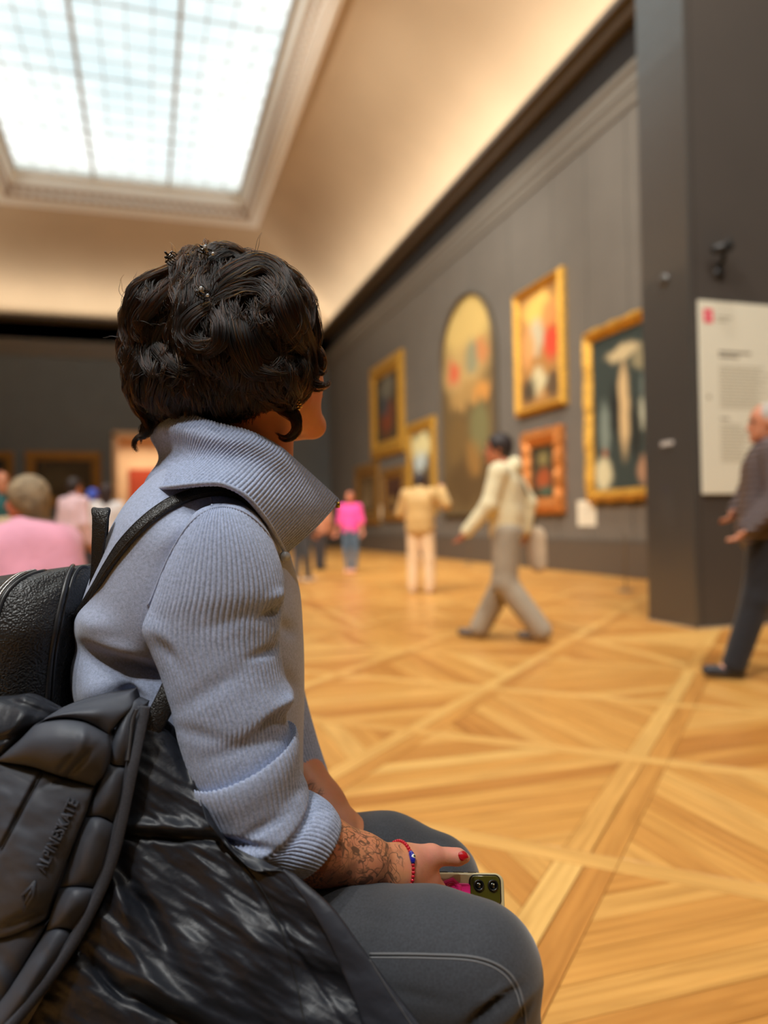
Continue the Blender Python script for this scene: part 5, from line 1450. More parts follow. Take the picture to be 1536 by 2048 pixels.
# ---- bead bracelet
br = empty('bracelet', (0, 0, 0), parent=woman)
M_bead = mat('red_glass_bead', srgb(186, 22, 40), .15, coat=.6); M_beadb = mat('cobalt_glass_bead', srgb(30, 34, 150), .12, coat=.8); M_wht = mat('white_enamel', srgb(236, 230, 220), .25); M_pup = mat('dark_enamel', srgb(60, 70, 40), .3)
bc = P(790, 1740, .907); bx = P(775, 1700, .907)-bc; by = P(812, 1736, .888)-bc; bxl = P(770, 1704, .907); 
axd = (P(830, 1750, .915)-P(760, 1730, .90)); axd /= np.linalg.norm(axd)
e1 = UP-(UP@axd)*axd; e1 /= np.linalg.norm(e1); e2 = np.cross(axd, e1)
axn = axd/np.linalg.norm(axd)
tb = BVHTree.FromPolygons([tuple(p) for p in Vb], [tuple(int(i) for i in f) for f in Fb])
def wrist_pt(a, lift):
    d = math.cos(a)*e1+math.sin(a)*e2
    c0 = bc+axn*(.006*(-(d@FW))-.004*math.cos(a)*1.0+.004)
    h = tb.ray_cast(Vector(c0+d*.06), Vector(-d))
    r_ = .0265 if h[0] is None else float((np.array(h[0])-c0)@d)
    return c0+d*(min(max(r_, .018), .034)+lift)
ring = np.array([wrist_pt(2*math.pi*k/200, .0012) for k in range(201)])
for _ in range(6): ring[1:-1] = (ring[:-2]+2*ring[1:-1]+ring[2:])/4
cum_ = np.concatenate([[0], np.cumsum(np.linalg.norm(np.diff(ring, axis=0), axis=1))]); per_ = cum_[-1]; nb = int(per_/.0041)
bead_me = None
sx_, sy_, _d = projn(ring); ke = int(np.argmin((sx_-808)**2+(sy_-1719)**2+(1e4*((ring-bc)@FW > 0)))); se = cum_[ke]
for k in range(nb):
    s_ = (k+.5)*per_/nb
    if min(abs(s_-se), per_-abs(s_-se)) < .0075: continue
    i = min(np.searchsorted(cum_, s_)-1, 198); f_ = (s_-cum_[i])/(cum_[i+1]-cum_[i]); c_ = ring[i]*(1-f_)+ring[i+1]*f_; tg_ = ring[i+1]-ring[i]
    if bead_me is None:
        prof_ = [(.0006, -.0020), (.0018, -.0017), (.0024, 0), (.0018, .0017), (.0006, .0020)]
        o = lathe('bead', prof_, (0, 0, 0), M_bead, br, 12); bead_me = o.data
    else:
        o = bpy.data.objects.new('bead', bead_me); link(o, br)
    o.matrix_local = Matrix.Translation(Vector(c_-W0)) @ Vector(tg_).to_track_quat('Z', 'Y').to_matrix().to_4x4()
eb = ring[ke]; et = ring[min(ke+3, 200)]-ring[ke-3]; et /= np.linalg.norm(et); en = eb-bc; en -= (en@axn)*axn; en /= np.linalg.norm(en)
V, F = tube([eb-et*.0068+en*0, eb-et*.003+en*.0006, eb+et*.003+en*.0006, eb+et*.0068], [.0026, .0034, .0034, .0026], 14); mesh_obj('eye_bead', np.array(V)-W0, F, M_beadb, br)
ed_ = (-FW*.6+RT*.5+.2*UP); ed_ -= (ed_@et)*et; ed_ /= np.linalg.norm(ed_)
V, F = tube([eb+ed_*.0030, eb+ed_*.0042], .0025, 14); mesh_obj('eye_bead_white', np.array(V)-W0, F, M_wht, br)
V, F = tube([eb+ed_*.0036, eb+ed_*.0048], .0012, 10); mesh_obj('eye_bead_pupil', np.array(V)-W0, F, M_pup, br)

# ---- the phone she holds
pc = P(912, 1784, .968)
lx = P(1010, 1757, .968)-P(880, 1749, .968); lx -= .10*np.linalg.norm(lx)*(-FW); lx /= np.linalg.norm(lx)
nz_ = -.90*FW+.36*UP; nz_ -= (nz_@lx)*lx; nz_ /= np.linalg.norm(nz_); ly = np.cross(nz_, lx)
PL, PW, PT_ = .150, .074, .0095
topr = P(1008, 1747, .968)                          # upper right corner of the back
pc = topr-lx*PL/2-ly*PW/2
phone = empty('phone', tuple(pc), label='phone in a frosted beige case with dark camera block, held in her right hand', cat='phone')
phone.matrix_world = Matrix(((lx[0], ly[0], nz_[0], pc[0]), (lx[1], ly[1], nz_[1], pc[1]), (lx[2], ly[2], nz_[2], pc[2]), (0, 0, 0, 1)))
def round_rect(name, cx, cy, w_, h_, r_, z0, z1, mat_, parent, bev=.0012, seg=8):
    pts = []
    for (sx, sy, a0) in ((1, 1, 0), (-1, 1, 90), (-1, -1, 180), (1, -1, 270)):
        for k in range(seg+1):
            a = math.radians(a0+90*k/seg); pts.append((cx+sx*(w_/2-r_)+r_*math.cos(a), cy+sy*(h_/2-r_)+r_*math.sin(a)))
    n = len(pts); V = []; F = []
    lay = [(bev, z0), (0, z0+bev), (0, z1-bev), (bev*.3, z1-bev*.3), (bev, z1)]
    for ins, z in lay:
        for (x, y) in pts: V.append((cx+(x-cx)*(1-ins/(w_/2)), cy+(y-cy)*(1-ins/(h_/2)), z))
    for i in range(len(lay)-1):
        for k in range(n): F.append((i*n+k, i*n+(k+1) % n, (i+1)*n+(k+1) % n, (i+1)*n+k))
    F += [tuple(range(n))[::-1], tuple(range((len(lay)-1)*n, len(lay)*n))]
    o = mesh_obj(name, V, F, mat_, parent, True)
    o.data.polygons.foreach_set('use_smooth', [len(p.vertices) == 4 for p in o.data.polygons]); return o
round_rect('case', 0, 0, PL, PW, .011, -PT_, 0, mat('frosted_beige_case', srgb(196, 182, 142), .3, .05, 30, coat=.3), phone, .002)
round_rect('screen', 0, 0, PL-.006, PW-.006, .009, -PT_-.0006, -PT_+.0004, mat('dark_phone_glass', srgb(12, 12, 14), .08), phone, .0003)
cxm, cym = PL/2-.025, PW/2-.0195
cb = round_rect('camera_block', cxm, cym, .038, .034, .007, -.0005, .0026, mat('dark_olive_glass', srgb(70, 66, 18), .12, coat=.8), phone, .001)
M_rim = mat('black_camera_rim', srgb(18, 18, 18), .3)
V = []; F = []
def ring_vf(cx, cy, r0, r1, z0, z1, seg=24):
    V = []; F = []
    for r_, z in ((r1, z0), (r1, z1), (r0, z1), (r0, z0)):
        for k in range(seg): a = 2*math.pi*k/seg; V.append((cx+r_*math.cos(a), cy+r_*math.sin(a), z))
    for i in range(4):
        for k in range(seg): F.append((i*seg+k, i*seg+(k+1) % seg, ((i+1) % 4)*seg+(k+1) % seg, ((i+1) % 4)*seg+k))
    return V, F
for dx in (-.0085, .0095):
    v, f = ring_vf(cxm+dx, cym+.006, .0048, .0066, .0024, .0046); mesh_obj('lens_ring', v, f, M_rim, cb)
    v, f = join_vf([tube([(cxm+dx, cym+.006, .002), (cxm+dx, cym+.006, .0036)], .0048, 20)]); mesh_obj('lens', v, f, mat('lens_glass', srgb(14, 14, 10), .05, coat=1), cb)
    v, f = sphere_vf((cxm+dx+.001, cym+.007, .0036), .0012, 8, 6); mesh_obj('lens_glint', v, f, mat('lens_glint_tint', srgb(150, 140, 110), .2), cb)  # pale bead painted in as a highlight on the lens
round_rect('camera_frame', cxm, cym, .0405, .0365, .008, -.0005, .0016, M_rim, cb, .0006)
round_rect('camera_lettering_strip', cxm-.002, cym-.0135, .020, .004, .001, .002, .0030, mat('pale_lettering', srgb(206, 196, 160), .4), cb, .0003)
for x0, x1 in ((.012, .024), (.031, .044), (.050, .060)):
    box_obj('side_button', x0-.02, x1-.02, PW/2-.0008, PW/2+.0012, -.0066, -.003, mat('dark_side_button', srgb(52, 50, 44), .4), phone, bev=.0004)
M_pk = mat('hot_pink_silicone', srgb(222, 40, 128), .35)
GXc, GYc = cxm-.043, cym+.001
hexa = [(GXc+.0135*math.cos(math.radians(60*k+20)), GYc+.0135*math.sin(math.radians(60*k+20))) for k in range(6)]
v = [(x, y, z) for z in (.0, .004) for x, y in hexa]+[(GXc+(x-GXc)*.8, GYc+(y-GYc)*.8, .0055) for x, y in hexa]
f = [tuple(range(6))[::-1]]+[(k, (k+1) % 6, 6+(k+1) % 6, 6+k) for k in range(6)]+[(6+k, 6+(k+1) % 6, 12+(k+1) % 6, 12+k) for k in range(6)]+[tuple(range(12, 18))]
grip = mesh_obj('pink_grip', v, f, M_pk, phone, False)
round_rect('grip_plate', cxm-.0290, cym-.002, .020, .020, .004, .0, .0032, M_pk, grip, .001)
v, f = ring_vf(GXc, GYc, .006, .0085, .0050, .0068); mesh_obj('grip_ring', v, f, mat('deep_pink_silicone', srgb(196, 24, 106), .35), grip)
# ================================================================== HAIR (layered short wavy cut)
M_hairbase = mat('near_black_hair_mass', srgb(26, 19, 18), .75, .3, 120, .5, 200, bdist=.004)
def hair_shader():
    m = bpy.data.materials.new('dark_brown_hair_strands'); m.use_nodes = True; t = m.node_tree; t.nodes.clear()
    h = N(t, 'ShaderNodeBsdfHairPrincipled'); o = N(t, 'ShaderNodeOutputMaterial')
    h.parametrization = 'MELANIN'
    h.inputs['Melanin'].default_value = .975; h.inputs['Melanin Redness'].default_value = .62
    h.inputs['Roughness'].default_value = .32; h.inputs['Radial Roughness'].default_value = .42
    h.inputs['Random Color'].default_value = .5; h.inputs['Random Roughness'].default_value = .2
    t.links.new(h.outputs[0], o.inputs['Surface']); return m
M_strand = hair_shader()
HB = Body()
def pe(u, v, d, ru, rv, rd):
    HB.ell(P(u, v, d), (ru*d/FPX, rv*d/FPX, rd), np.array([RT, UP, FW]), .02)
pe(455, 655, 1.045, 140, 125, .105); pe(342, 655, 1.05, 74, 84, .085); pe(425, 562, 1.035, 66, 44, .075); pe(520, 612, 1.03, 85, 72, .085)
pe(562, 665, 1.015, 58, 90, .085); pe(400, 770, 1.045, 122, 80, .09); pe(560, 760, 1.0, 56, 44, .055); pe(322, 760, 1.05, 40, 66, .065); pe(312, 712, 1.05, 46, 56, .065); pe(440, 800, 1.04, 80, 48, .07); pe(485, 806, 1.03, 62, 40, .065); pe(470, 700, 1.0, 110, 100, .075)
HB.ell(hp(0, .09, -.03), (.055, .07, .09), HA, .01, True)          # keep the face clear
HB.ell(hp(.03, .075, -.085), (.07, .06, .06), HA, .01, True)
Vh, Fh = HB.mesh(.0055, .02, 1)
hair = np_mesh('hair', Vh-W0, Fh, M_hairbase, woman, True)
hs = Surf().arr(Vh, Fh).done()
rngh = np.random.RandomState(11)
SP, SN = [], []              # strand points
def lock(path, nrm, count, R, tip=.22, wave=.0012, start=.75, length_var=.25, npt=14, lift=0.0):
    path = np.asarray(path); nrm = np.asarray(nrm); n = len(path)
    if n < 4: return
    t = np.gradient(path, axis=0); t /= np.linalg.norm(t, axis=1)[:, None]+1e-9
    m = nrm-(nrm*t).sum(1)[:, None]*t; m /= np.linalg.norm(m, axis=1)[:, None]+1e-9
    b = np.cross(t, m)
    s = np.linspace(0, 1, n)
    prof = start+(1-start)*smooth01(s/.35); prof = prof*(1-(1-tip)*smooth01((s-.35)/.65))
    for _ in range(count):
        r = math.sqrt(rngh.rand()); a = rngh.rand()*2*math.pi
        x, y = r*math.cos(a)*R, r*math.sin(a)*R*.55
        ph, fr, am = rngh.rand()*6.28, 1+rngh.rand()*2.5, wave*(.3+rngh.rand()*1.2)
        tw = rngh.randn()*.35
        w1 = np.sin(ph+fr*s*6.28)*am*s; w2 = np.cos(ph*1.7+fr*s*5.1)*am*s
        ca, sa = np.cos(tw*s), np.sin(tw*s)
        X = path+b*((x*ca-y*sa)*prof+w1)[:, None]+m*((x*sa+y*ca)*prof+w2+lift)[:, None]
        e = 1-rngh.rand()*length_var
        q = np.linspace(rngh.rand()*.08, e, npt)*(n-1); i = np.clip(q.astype(int), 0, n-2); f = (q-i)[:, None]
        SP.append(X[i]*(1-f)+X[i+1]*f)
def stroke(pts, count=70, R=.009, lift=.004, tip=.22, wave=.0014, copies=1, jit=6, dl=None, **kw):
    """lock that follows a stroke drawn over the hair mass (pixels), lying on the mass or leaving it"""
    pts = np.array(pts, float)
    for c in range(copies):
        q = pts.copy()
        if c or True: q[:, :2] += rngh.randn(2)*jit*(c > 0)+rngh.randn(len(q), 2)*jit*.25
        q = catmull(q[:, :2], 26); P_, M_ = [], []
        last = 1.0 if dl is None else dl; was = False
        for k, (u, v) in enumerate(q):
            p, nn = hs.hit(u, v, 0)
            if p is None:
                p = P(u, v, last); nn = -FW
            else:
                d = (p-CAM)@FW
                if was and abs(d-last) > .02: d = last+.02*np.sign(d-last); p = P(u, v, d)
                last = d; was = True
            P_.append(p); M_.append(nn)
        P_ = np.array(P_); M_ = np.array(M_)
        dd = (P_-CAM)@FW
        for _ in range(4): dd[1:-1] = (dd[:-2]+2*dd[1:-1]+dd[2:])/4
        P_ = Pn(q[:, 0], q[:, 1], dd)
        for _ in range(3): M_[1:-1] = (M_[:-2]+2*M_[1:-1]+M_[2:])/4
        M_ /= np.linalg.norm(M_, axis=1)[:, None]
        s = np.linspace(0, 1, len(q)); P_ = P_+M_*(lift*(.4+.6*np.sin(math.pi*np.clip(s*.9+.05, 0, 1))))[:, None]
        lock(P_, M_, count, R*(.8+.4*rngh.rand()), tip, wave, **kw)
# --- base layer marching over the mass, away from the crown
C0 = P(425, 535, 1.03)
tri = Fh; area_pick = rngh.randint(0, len(Fh), 1150)
for fi in area_pick:
    p = Vh[Fh[fi]].mean(0); d0 = p-C0
    if rngh.rand() < .1: continue
    pts, nrm = [], []; vel = None; sw = rngh.randn()*.9; L = .034+.050*rngh.rand()
    steps = 12; lf = .003+.009*rngh.rand()
    for k in range(steps):
        r_ = hs.t.find_nearest(Vector(p))
        q, nn = np.array(r_[0]), np.array(r_[1])
        if (q-H)@nn < 0: nn = -nn
        pts.append(q+nn*(.001+lf*math.sin(math.pi*k/steps)+(.0025*(k/steps)**2))); nrm.append(nn)
        g = (q-C0); g = g/np.linalg.norm(g)*.7-UP*.55
        g -= (g@nn)*nn; g /= np.linalg.norm(g)+1e-9; sd = np.cross(nn, g)
        cur = g*math.cos(sw*(k/steps-.2)*1.6)+sd*math.sin(sw*(k/steps-.2)*1.6)
        vel = cur if vel is None else vel*.5+cur*.5
        p = q+vel*L/steps
    pts = np.array(pts)
    lock(pts, np.array(nrm), 15, .0050+.003*rngh.rand(), .2, .0022, npt=10)
# --- feature locks drawn after the photograph
st = stroke
st([(385, 530), (340, 548), (296, 575), (268, 612), (258, 655), (270, 700), (284, 735)], 90, .011, .008, copies=4, jit=7)
st([(390, 535), (350, 575), (310, 605), (280, 645), (272, 690), (290, 725)], 80, .010, .008, copies=4, jit=8)
st([(372, 535), (330, 552), (290, 572), (270, 590), (259, 630), (262, 680), (270, 720)], 60, .007, .006, copies=3, jit=5)
st([(368, 535), (362, 575), (372, 612), (362, 650), (330, 680), (305, 690)], 80, .010, .008, copies=4, jit=8)
st([(385, 540), (392, 585), (388, 625), (368, 660), (345, 690), (350, 715)], 80, .009, .008, copies=3, jit=8)
st([(405, 538), (402, 570), (412, 598), (418, 612)], 80, .009, .008, .6, copies=3, jit=6)
st([(425, 540), (432, 565), (428, 590), (418, 608)], 80, .009, .008, .6, copies=3, jit=6)
st([(408, 530), (425, 508), (452, 503), (480, 512), (496, 532), (500, 548)], 110, .010, .008, copies=3, jit=4)
st([(410, 532), (432, 518), (460, 514), (482, 522), (490, 540)], 80, .008, .010, copies=3, jit=4)
st([(422, 600), (445, 575), (480, 556), (515, 548), (545, 562), (556, 590), (540, 615), (512, 628)], 110, .012, .012, copies=4, jit=6)
st([(425, 605), (455, 590), (490, 580), (520, 585), (535, 605), (528, 630)], 90, .010, .010, copies=3, jit=6)
st([(488, 530), (530, 532), (568, 556), (598, 592), (618, 635), (626, 680), (615, 715)], 100, .011, .007, copies=4, jit=6)
st([(480, 535), (520, 540), (550, 562), (575, 600), (590, 645), (612, 690), (634, 715), (636, 750), (622, 772)], 100, .011, .010, copies=4, jit=6)
st([(500, 545), (540, 580), (560, 625), (575, 665), (600, 700), (628, 728), (630, 762), (612, 785)], 90, .010, .010, copies=3, jit=7)
st([(470, 620), (480, 660), (482, 695), (468, 730), (440, 748), (415, 752)], 80, .009, .009, copies=3, jit=5)
st([(472, 640), (480, 672), (486, 705), (508, 738), (545, 752), (585, 745), (602, 728)], 100, .011, .012, copies=4, jit=6)
st([(500, 640), (515, 680), (540, 712), (575, 722), (600, 712)], 80, .010, .010, copies=3, jit=7)
st([(425, 618), (400, 638), (384, 668), (398, 694), (430, 692), (446, 676)], 80, .010, .012, copies=3, jit=6)
st([(435, 625), (450, 655), (446, 690), (420, 712), (392, 715)], 80, .010, .010, copies=3, jit=7)
st([(340, 640), (325, 675), (335, 712), (362, 735), (392, 735)], 80, .010, .010, copies=3, jit=7)
st([(300, 660), (288, 700), (300, 740), (325, 762)], 70, .009, .009, copies=3, jit=7)
st([(265, 690), (272, 730), (262, 770), (272, 812)], 80, .010, .004, copies=3, jit=7)
st([(278, 730), (268, 770), (275, 812), (292, 842), (298, 868)], 80, .010, .006, copies=3, jit=6)
st([(300, 760), (302, 800), (318, 832), (330, 850)], 80, .010, .006, copies=4, jit=8)
st([(290, 800), (292, 832), (300, 852), (290, 870), (274, 878), (270, 893), (277, 905)], 90, .0075, .004, .12, copies=2, jit=3)
st([(300, 815), (296, 845), (284, 868), (284, 888)], 60, .006, .004, .15, copies=2, jit=4)
st([(350, 740), (340, 780), (332, 820), (330, 848)], 80, .011, .006, copies=4, jit=12)
st([(400, 745), (390, 790), (378, 830), (372, 852)], 80, .011, .006, copies=4, jit=14)
st([(450, 755), (440, 795), (430, 830), (425, 858)], 80, .011, .006, copies=4, jit=14)
st([(500, 750), (498, 785), (500, 815), (512, 835)], 80, .010, .006, copies=4, jit=12)
st([(470, 770), (475, 805), (490, 832), (505, 846)], 80, .010, .006, copies=4, jit=12)
st([(520, 775), (528, 805), (545, 830), (550, 845)], 70, .008, .006, .15, copies=3, jit=8)
st([(440, 790), (450, 820), (470, 845), (500, 852)], 80, .010, .006, copies=3, jit=10)
st([(455, 800), (446, 830), (456, 850), (476, 856), (486, 850)], 70, .007, .008, .15, copies=3, jit=5)
st([(540, 755), (555, 785), (560, 808), (578, 822), (592, 838), (594, 858), (580, 872), (566, 872), (556, 864)], 90, .0085, .006, .15, copies=3, jit=3, wave=.0008)
st([(548, 770), (566, 800), (586, 820), (598, 842), (592, 868), (574, 882), (558, 876), (550, 862)], 60, .005, .006, .2, copies=2, jit=2, wave=.0008)
st([(600, 740), (620, 758), (638, 772), (654, 772), (662, 763)], 60, .006, .004, .15, copies=3, jit=4)
st([(618, 725), (634, 745), (646, 752), (652, 744)], 40, .004, .004, .15, copies=2, jit=3)
st([(598, 752), (618, 772), (636, 782), (655, 779)], 30, .004, .004, .15, copies=2, jit=3)
st([(590, 735), (605, 765), (612, 790), (604, 806)], 70, .008, .006, .2, copies=3, jit=5)
st([(560, 725), (575, 760), (590, 785), (588, 805)], 80, .010, .008, .3, copies=3, jit=6)
st([(610, 690), (632, 712), (634, 742), (616, 756), (600, 748)], 90, .009, .008, .2, copies=3, jit=4)
# stray single hairs
for _ in range(260):
    a = rngh.rand()*6.28; rr_ = .55+.5*rngh.rand(); u0, v0 = 440+170*rr_*math.cos(a), 670+150*rr_*math.sin(a)
    if v0 > 800: continue
    an = rngh.rand()*6.28; L_ = 25+60*rngh.rand(); bend = rngh.randn()*1.4
    pts = []
    for k in range(5):
        pts.append((u0, v0)); u0 += math.cos(an)*L_/4; v0 += math.sin(an)*L_/4; an += bend/4
    stroke(pts, 2, .003, .006+.006*rngh.rand(), jit=0)
arr = np.array([x if len(x) == 14 else catmull(x, 14) for x in SP], dtype=np.float32)-W0.astype(np.float32)
cu = bpy.data.hair_curves.new('hair_strands')
cu.add_curves([14]*len(arr))
cu.attributes['position'].data.foreach_set('vector', arr.reshape(-1))
ra = cu.attributes.get('radius') or cu.attributes.new('radius', 'FLOAT', 'POINT')
prof_ = np.array([.00019, .00021, .00021, .00021, .00021, .0002, .0002, .0002, .00019, .00018, .00017, .00015, .00012, .00006])
ra.data.foreach_set('value', np.tile(prof_*1.35, len(arr)).astype(np.float32))
cu.materials.append(M_strand)
o = bpy.data.objects.new('hair_strands', cu); link(o, hair); o['kind'] = 'stuff'
# --- small black claw clips
M_clip = mat('black_glossy_plastic', srgb(14, 14, 16), .12, coat=.5); M_gem = mat('clear_faceted_gem', srgb(214, 220, 226), .08, metal=.6); M_cmetal = mat('silver_clip_metal', srgb(190, 186, 178), .25, metal=1)
def claw_clip(u, v, ang, size, gem):
    p, nn = hs.hit(u, v, .017, 1.0)
    t_ = math.radians(ang); ax = math.cos(t_)*RT-math.sin(t_)*UP; ax -= (ax@nn)*nn; ax /= np.linalg.norm(ax); by_ = np.cross(nn, ax)
    r = empty('hair_clip', (0, 0, 0), parent=hair); S_ = size
    def W_(x, y, z): return p+ax*x*S_+by_*y*S_+nn*z*S_-W0
    parts = []
    for sgn in (-1, 1):
        for x in (-.6, -.2, .2, .6):
            parts.append(tube([W_(x, sgn*.12, .55), W_(x, sgn*.45, .45), W_(x*1.05, sgn*.62, .05), W_(x*1.05, sgn*.45, -.35)], .07*S_, 6))
        parts.append(tube([W_(-.75, sgn*.40, .5), W_(.75, sgn*.40, .5)], .11*S_, 8))
        parts.append(tube([W_(0, sgn*.2, .55), W_(0, sgn*.35, .95), W_(0, sgn*.5, 1.15)], [.13*S_, .16*S_, .12*S_], 8))
    V, F = join_vf(parts); mesh_obj('claw', V, F, M_clip, r)
    V, F = tube([W_(-.5, 0, .6), W_(.5, 0, .6)], .10*S_, 10); mesh_obj('hinge', V, F, M_cmetal, r)
    if gem:
        c_ = W_(.1, .1, 1.0); bm = bmesh.new(); bmesh.ops.create_icosphere(bm, subdivisions=1, radius=.42*S_)
        for vv in bm.verts: vv.co = vv.co*.9+Vector(c_)
        bm_obj('gem', bm, M_gem, r)
        V, F = sphere_vf(W_(1.1, -.1, .7), .22*S_, 10, 8); mesh_obj('gem_bead', V, F, M_gem, r)
claw_clip(410, 525, 20, .0105, True); claw_clip(366, 531, -10, .0095, False); claw_clip(415, 604, 35, .0100, True)
# ================================================================== BACKPACK, PUFFER JACKET, HER BENCH
def leather(name, c, scale=420, rough=.42, strength=.7):
    m, t, b = new_mat(name)
    b.inputs['Base Color'].default_value = c; b.inputs['Roughness'].default_value = rough; b.inputs['Specular IOR Level'].default_value = .5
    tc = N(t, 'ShaderNodeTexCoord'); vo = N(t, 'ShaderNodeTexVoronoi'); vo.feature = 'SMOOTH_F1'; vo.inputs['Scale'].default_value = scale
    nz = N(t, 'ShaderNodeTexNoise'); nz.inputs['Scale'].default_value = scale*.25; t.links.new(tc.outputs['Object'], nz.inputs['Vector'])
    ad = N(t, 'ShaderNodeVectorMath', operation='MULTIPLY_ADD'); ad.inputs[1].default_value = (.006, .006, .006); t.links.new(nz.outputs['Color'], ad.inputs[0]); t.links.new(tc.outputs['Object'], ad.inputs[2])
    t.links.new(ad.outputs[0], vo.inputs['Vector'])
    r = N(t, 'ShaderNodeMapRange'); r.inputs['From Min'].default_value = .0; r.inputs['From Max'].default_value = .75; r.inputs['To Min'].default_value = 1; r.inputs['To Max'].default_value = 0; t.links.new(vo.outputs['Distance'], r.inputs['Value'])
    bp = N(t, 'ShaderNodeBump'); bp.inputs['Strength'].default_value = strength; bp.inputs['Distance'].default_value = .0016
    t.links.new(r.outputs[0], bp.inputs['Height']); t.links.new(bp.outputs['Normal'], b.inputs['Normal']); return m
M_leath = leather('pebbled_black_leather', srgb(40, 40, 41)); M_strapm = leather('black_strap_leather', srgb(36, 34, 33), 700, .4, .5); M_pipe = mat('smooth_black_leather', srgb(40, 40, 42), .35)
M_zipm = mat('silver_zip_metal', srgb(200, 200, 200), .25, metal=1)
bo = P(60, 1500, .98)
BP = [(-60, 1168, 176, 1134, .985, .02, 0), (-95, 1166, 184, 1128, .985, .060, 0), (-130, 1176, 190, 1140, .985, .095, 0), (-150, 1215, 194, 1180, .985, .118, 0), (-158, 1290, 190, 1262, .985, .128, 0), (-160, 1400, 180, 1390, .985, .130, 0), (-155, 1560, 182, 1560, .985, .128, 0), (-140, 1760, 182, 1760, .985, .12, 0), (-120, 1800, 170, 1800, .985, .06, 0)]
BP = [r+(2.8,) for r in BP]
Gb = outward(loft_grid(BP, 120, 160)); Gb = dents(Gb, [(115, 1155, 20, 60, 60, -.006), (60, 1260, 90, 40, -10, .006), (140, 1300, 20, 120, 5, -.008), (170, 1260, 20, 90, 0, .004)])
backpack = empty('backpack', tuple(bo), label='small black pebbled leather backpack hanging on the seated woman\'s back', cat='backpack')
grid_mesh('bag_body', Gb, M_leath, backpack, bo, True, True, True)
sb = Surf().grid(Gb, True).done()
def on(surf, pts, n, rad, name, m_, par, off, lift=0.0, seg=8):
    q, nn = surf.line(pts, n, lift)
    if len(q) < 3: return None
    V, F = tube(q, rad, seg); return mesh_obj(name, np.array(V)-off, F, m_, par)
on(sb, [(168, 1128), (150, 1128), (137, 1150), (124, 1195), (112, 1250), (102, 1310), (94, 1400)], 60, .0032, 'piping', M_pipe, backpack, bo)
on(sb, [(176, 1134), (160, 1135), (146, 1156), (133, 1200), (121, 1255), (110, 1315), (103, 1400)], 60, .0022, 'piping', M_pipe, backpack, bo)
on(sb, [(90, 1142), (60, 1150), (30, 1168), (8, 1195), (-8, 1240)], 40, .0028, 'piping', M_pipe, backpack, bo)
q, nn = sb.line([(66, 1143), (38, 1152), (12, 1172), (-8, 1200), (-24, 1240)], 90, .0008)
ribbon('zip_tape', q, nn, .012, .0012, M_pipe, backpack, bo)
bm = bmesh.new()
parts = []
for k in range(0, len(q)-1):
    tdir = q[min(k+1, len(q)-1)]-q[k]; tdir /= np.linalg.norm(tdir)+1e-9; b_ = np.cross(tdir, nn[k])
    for s_ in (-1, 1): parts.append(tube([q[k]+nn[k]*.0016+b_*(.0004*s_), q[k]+nn[k]*.0016+b_*(.0038*s_)], .0007, 6))
V, F = join_vf(parts); mesh_obj('zip_teeth', np.array(V)-bo, F, M_zipm, backpack, kind='stuff')
# hanging loop at the top
lp = [P(180, 1200, .930), P(190, 1160, .915), P(197, 1090, .905), P(200, 1050, .903), P(201, 1028, .906), P(202, 1020, .914), P(202, 1030, .922), P(202, 1060, .928), P(198, 1120, .940), P(182, 1190, .955)]
lp = catmull(lp, 60); sl_ = np.linspace(0, 1, 60)
tdir = np.gradient(lp, axis=0); tdir /= np.linalg.norm(tdir, axis=1)[:, None]
wdir = RT*.96-FW*.28
nrm = np.cross(tdir, wdir); nrm /= np.linalg.norm(nrm, axis=1)[:, None]; nrm = np.where((nrm[:1]@FW) > 0, -nrm, nrm)
ribbon('top_loop', lp, nrm, .011+.011*np.exp(-((sl_-.5)/.28)**2), .0026, M_strapm, backpack, bo)
# a small end tab by the strap root
q_ = [sb.hit(178, 1196, .002, .88)[0], sb.hit(171, 1215, .002, .88)[0], sb.hit(160, 1240, .002, .88)[0]]
V, F = tube(q_, [.010, .011, .008], 10, True, .35); mesh_obj('strap_tab', np.array(V)-bo, F, M_strapm, backpack)
# shoulder strap over the sweater
ss = Surf().grid(Gt, True).grid(Gs, True).done()
qs, ns_ = ss.line([(196, 1176), (222, 1132), (255, 1085), (300, 1040), (350, 1006), (400, 988), (440, 983), (478, 992), (512, 1018), (538, 1050)], 90, .0022, .9)
lead = np.array([sb.hit(148, 1240, .002, .88)[0], sb.hit(166, 1216, .004, .88)[0]])
qs = np.vstack([lead, qs]); ns_ = np.vstack([np.array([-FW, -FW]), ns_])
for _ in range(12): qs[1:-1] = (qs[:-2]+2*qs[1:-1]+qs[2:])/4; ns_[1:-1] = (ns_[:-2]+2*ns_[1:-1]+ns_[2:])/4
wv_ = np.interp(np.arange(len(qs)), [0, 20, 60, len(qs)-1], [.010, .017, .0185, .017])
ribbon('shoulder_strap', qs, ns_, wv_, .0042, M_strapm, backpack, bo)
V = []
for sg in (-1, 1):
    t_ = np.gradient(qs, axis=0); t_ /= np.linalg.norm(t_, axis=1)[:, None]; b_ = np.cross(t_, ns_); b_ /= np.linalg.norm(b_, axis=1)[:, None]
    V_, F_ = tube(qs+b_*(sg*.36*wv_)[:, None]+ns_*.0043, .0005, 5); mesh_obj('strap_stitching', np.array(V_)-bo, F_, mat('dark_thread', srgb(58, 54, 50), .7), backpack)
# lower strap end running under the arm
lw_ = catmull([P(350, 1362, .855), P(332, 1400, .845), P(312, 1440, .838), P(290, 1478, .835)], 20)
ribbon('lower_strap', lw_, np.tile(-FW*.9+RT*.3, (20, 1)), .024, .004, M_strapm, backpack, bo)

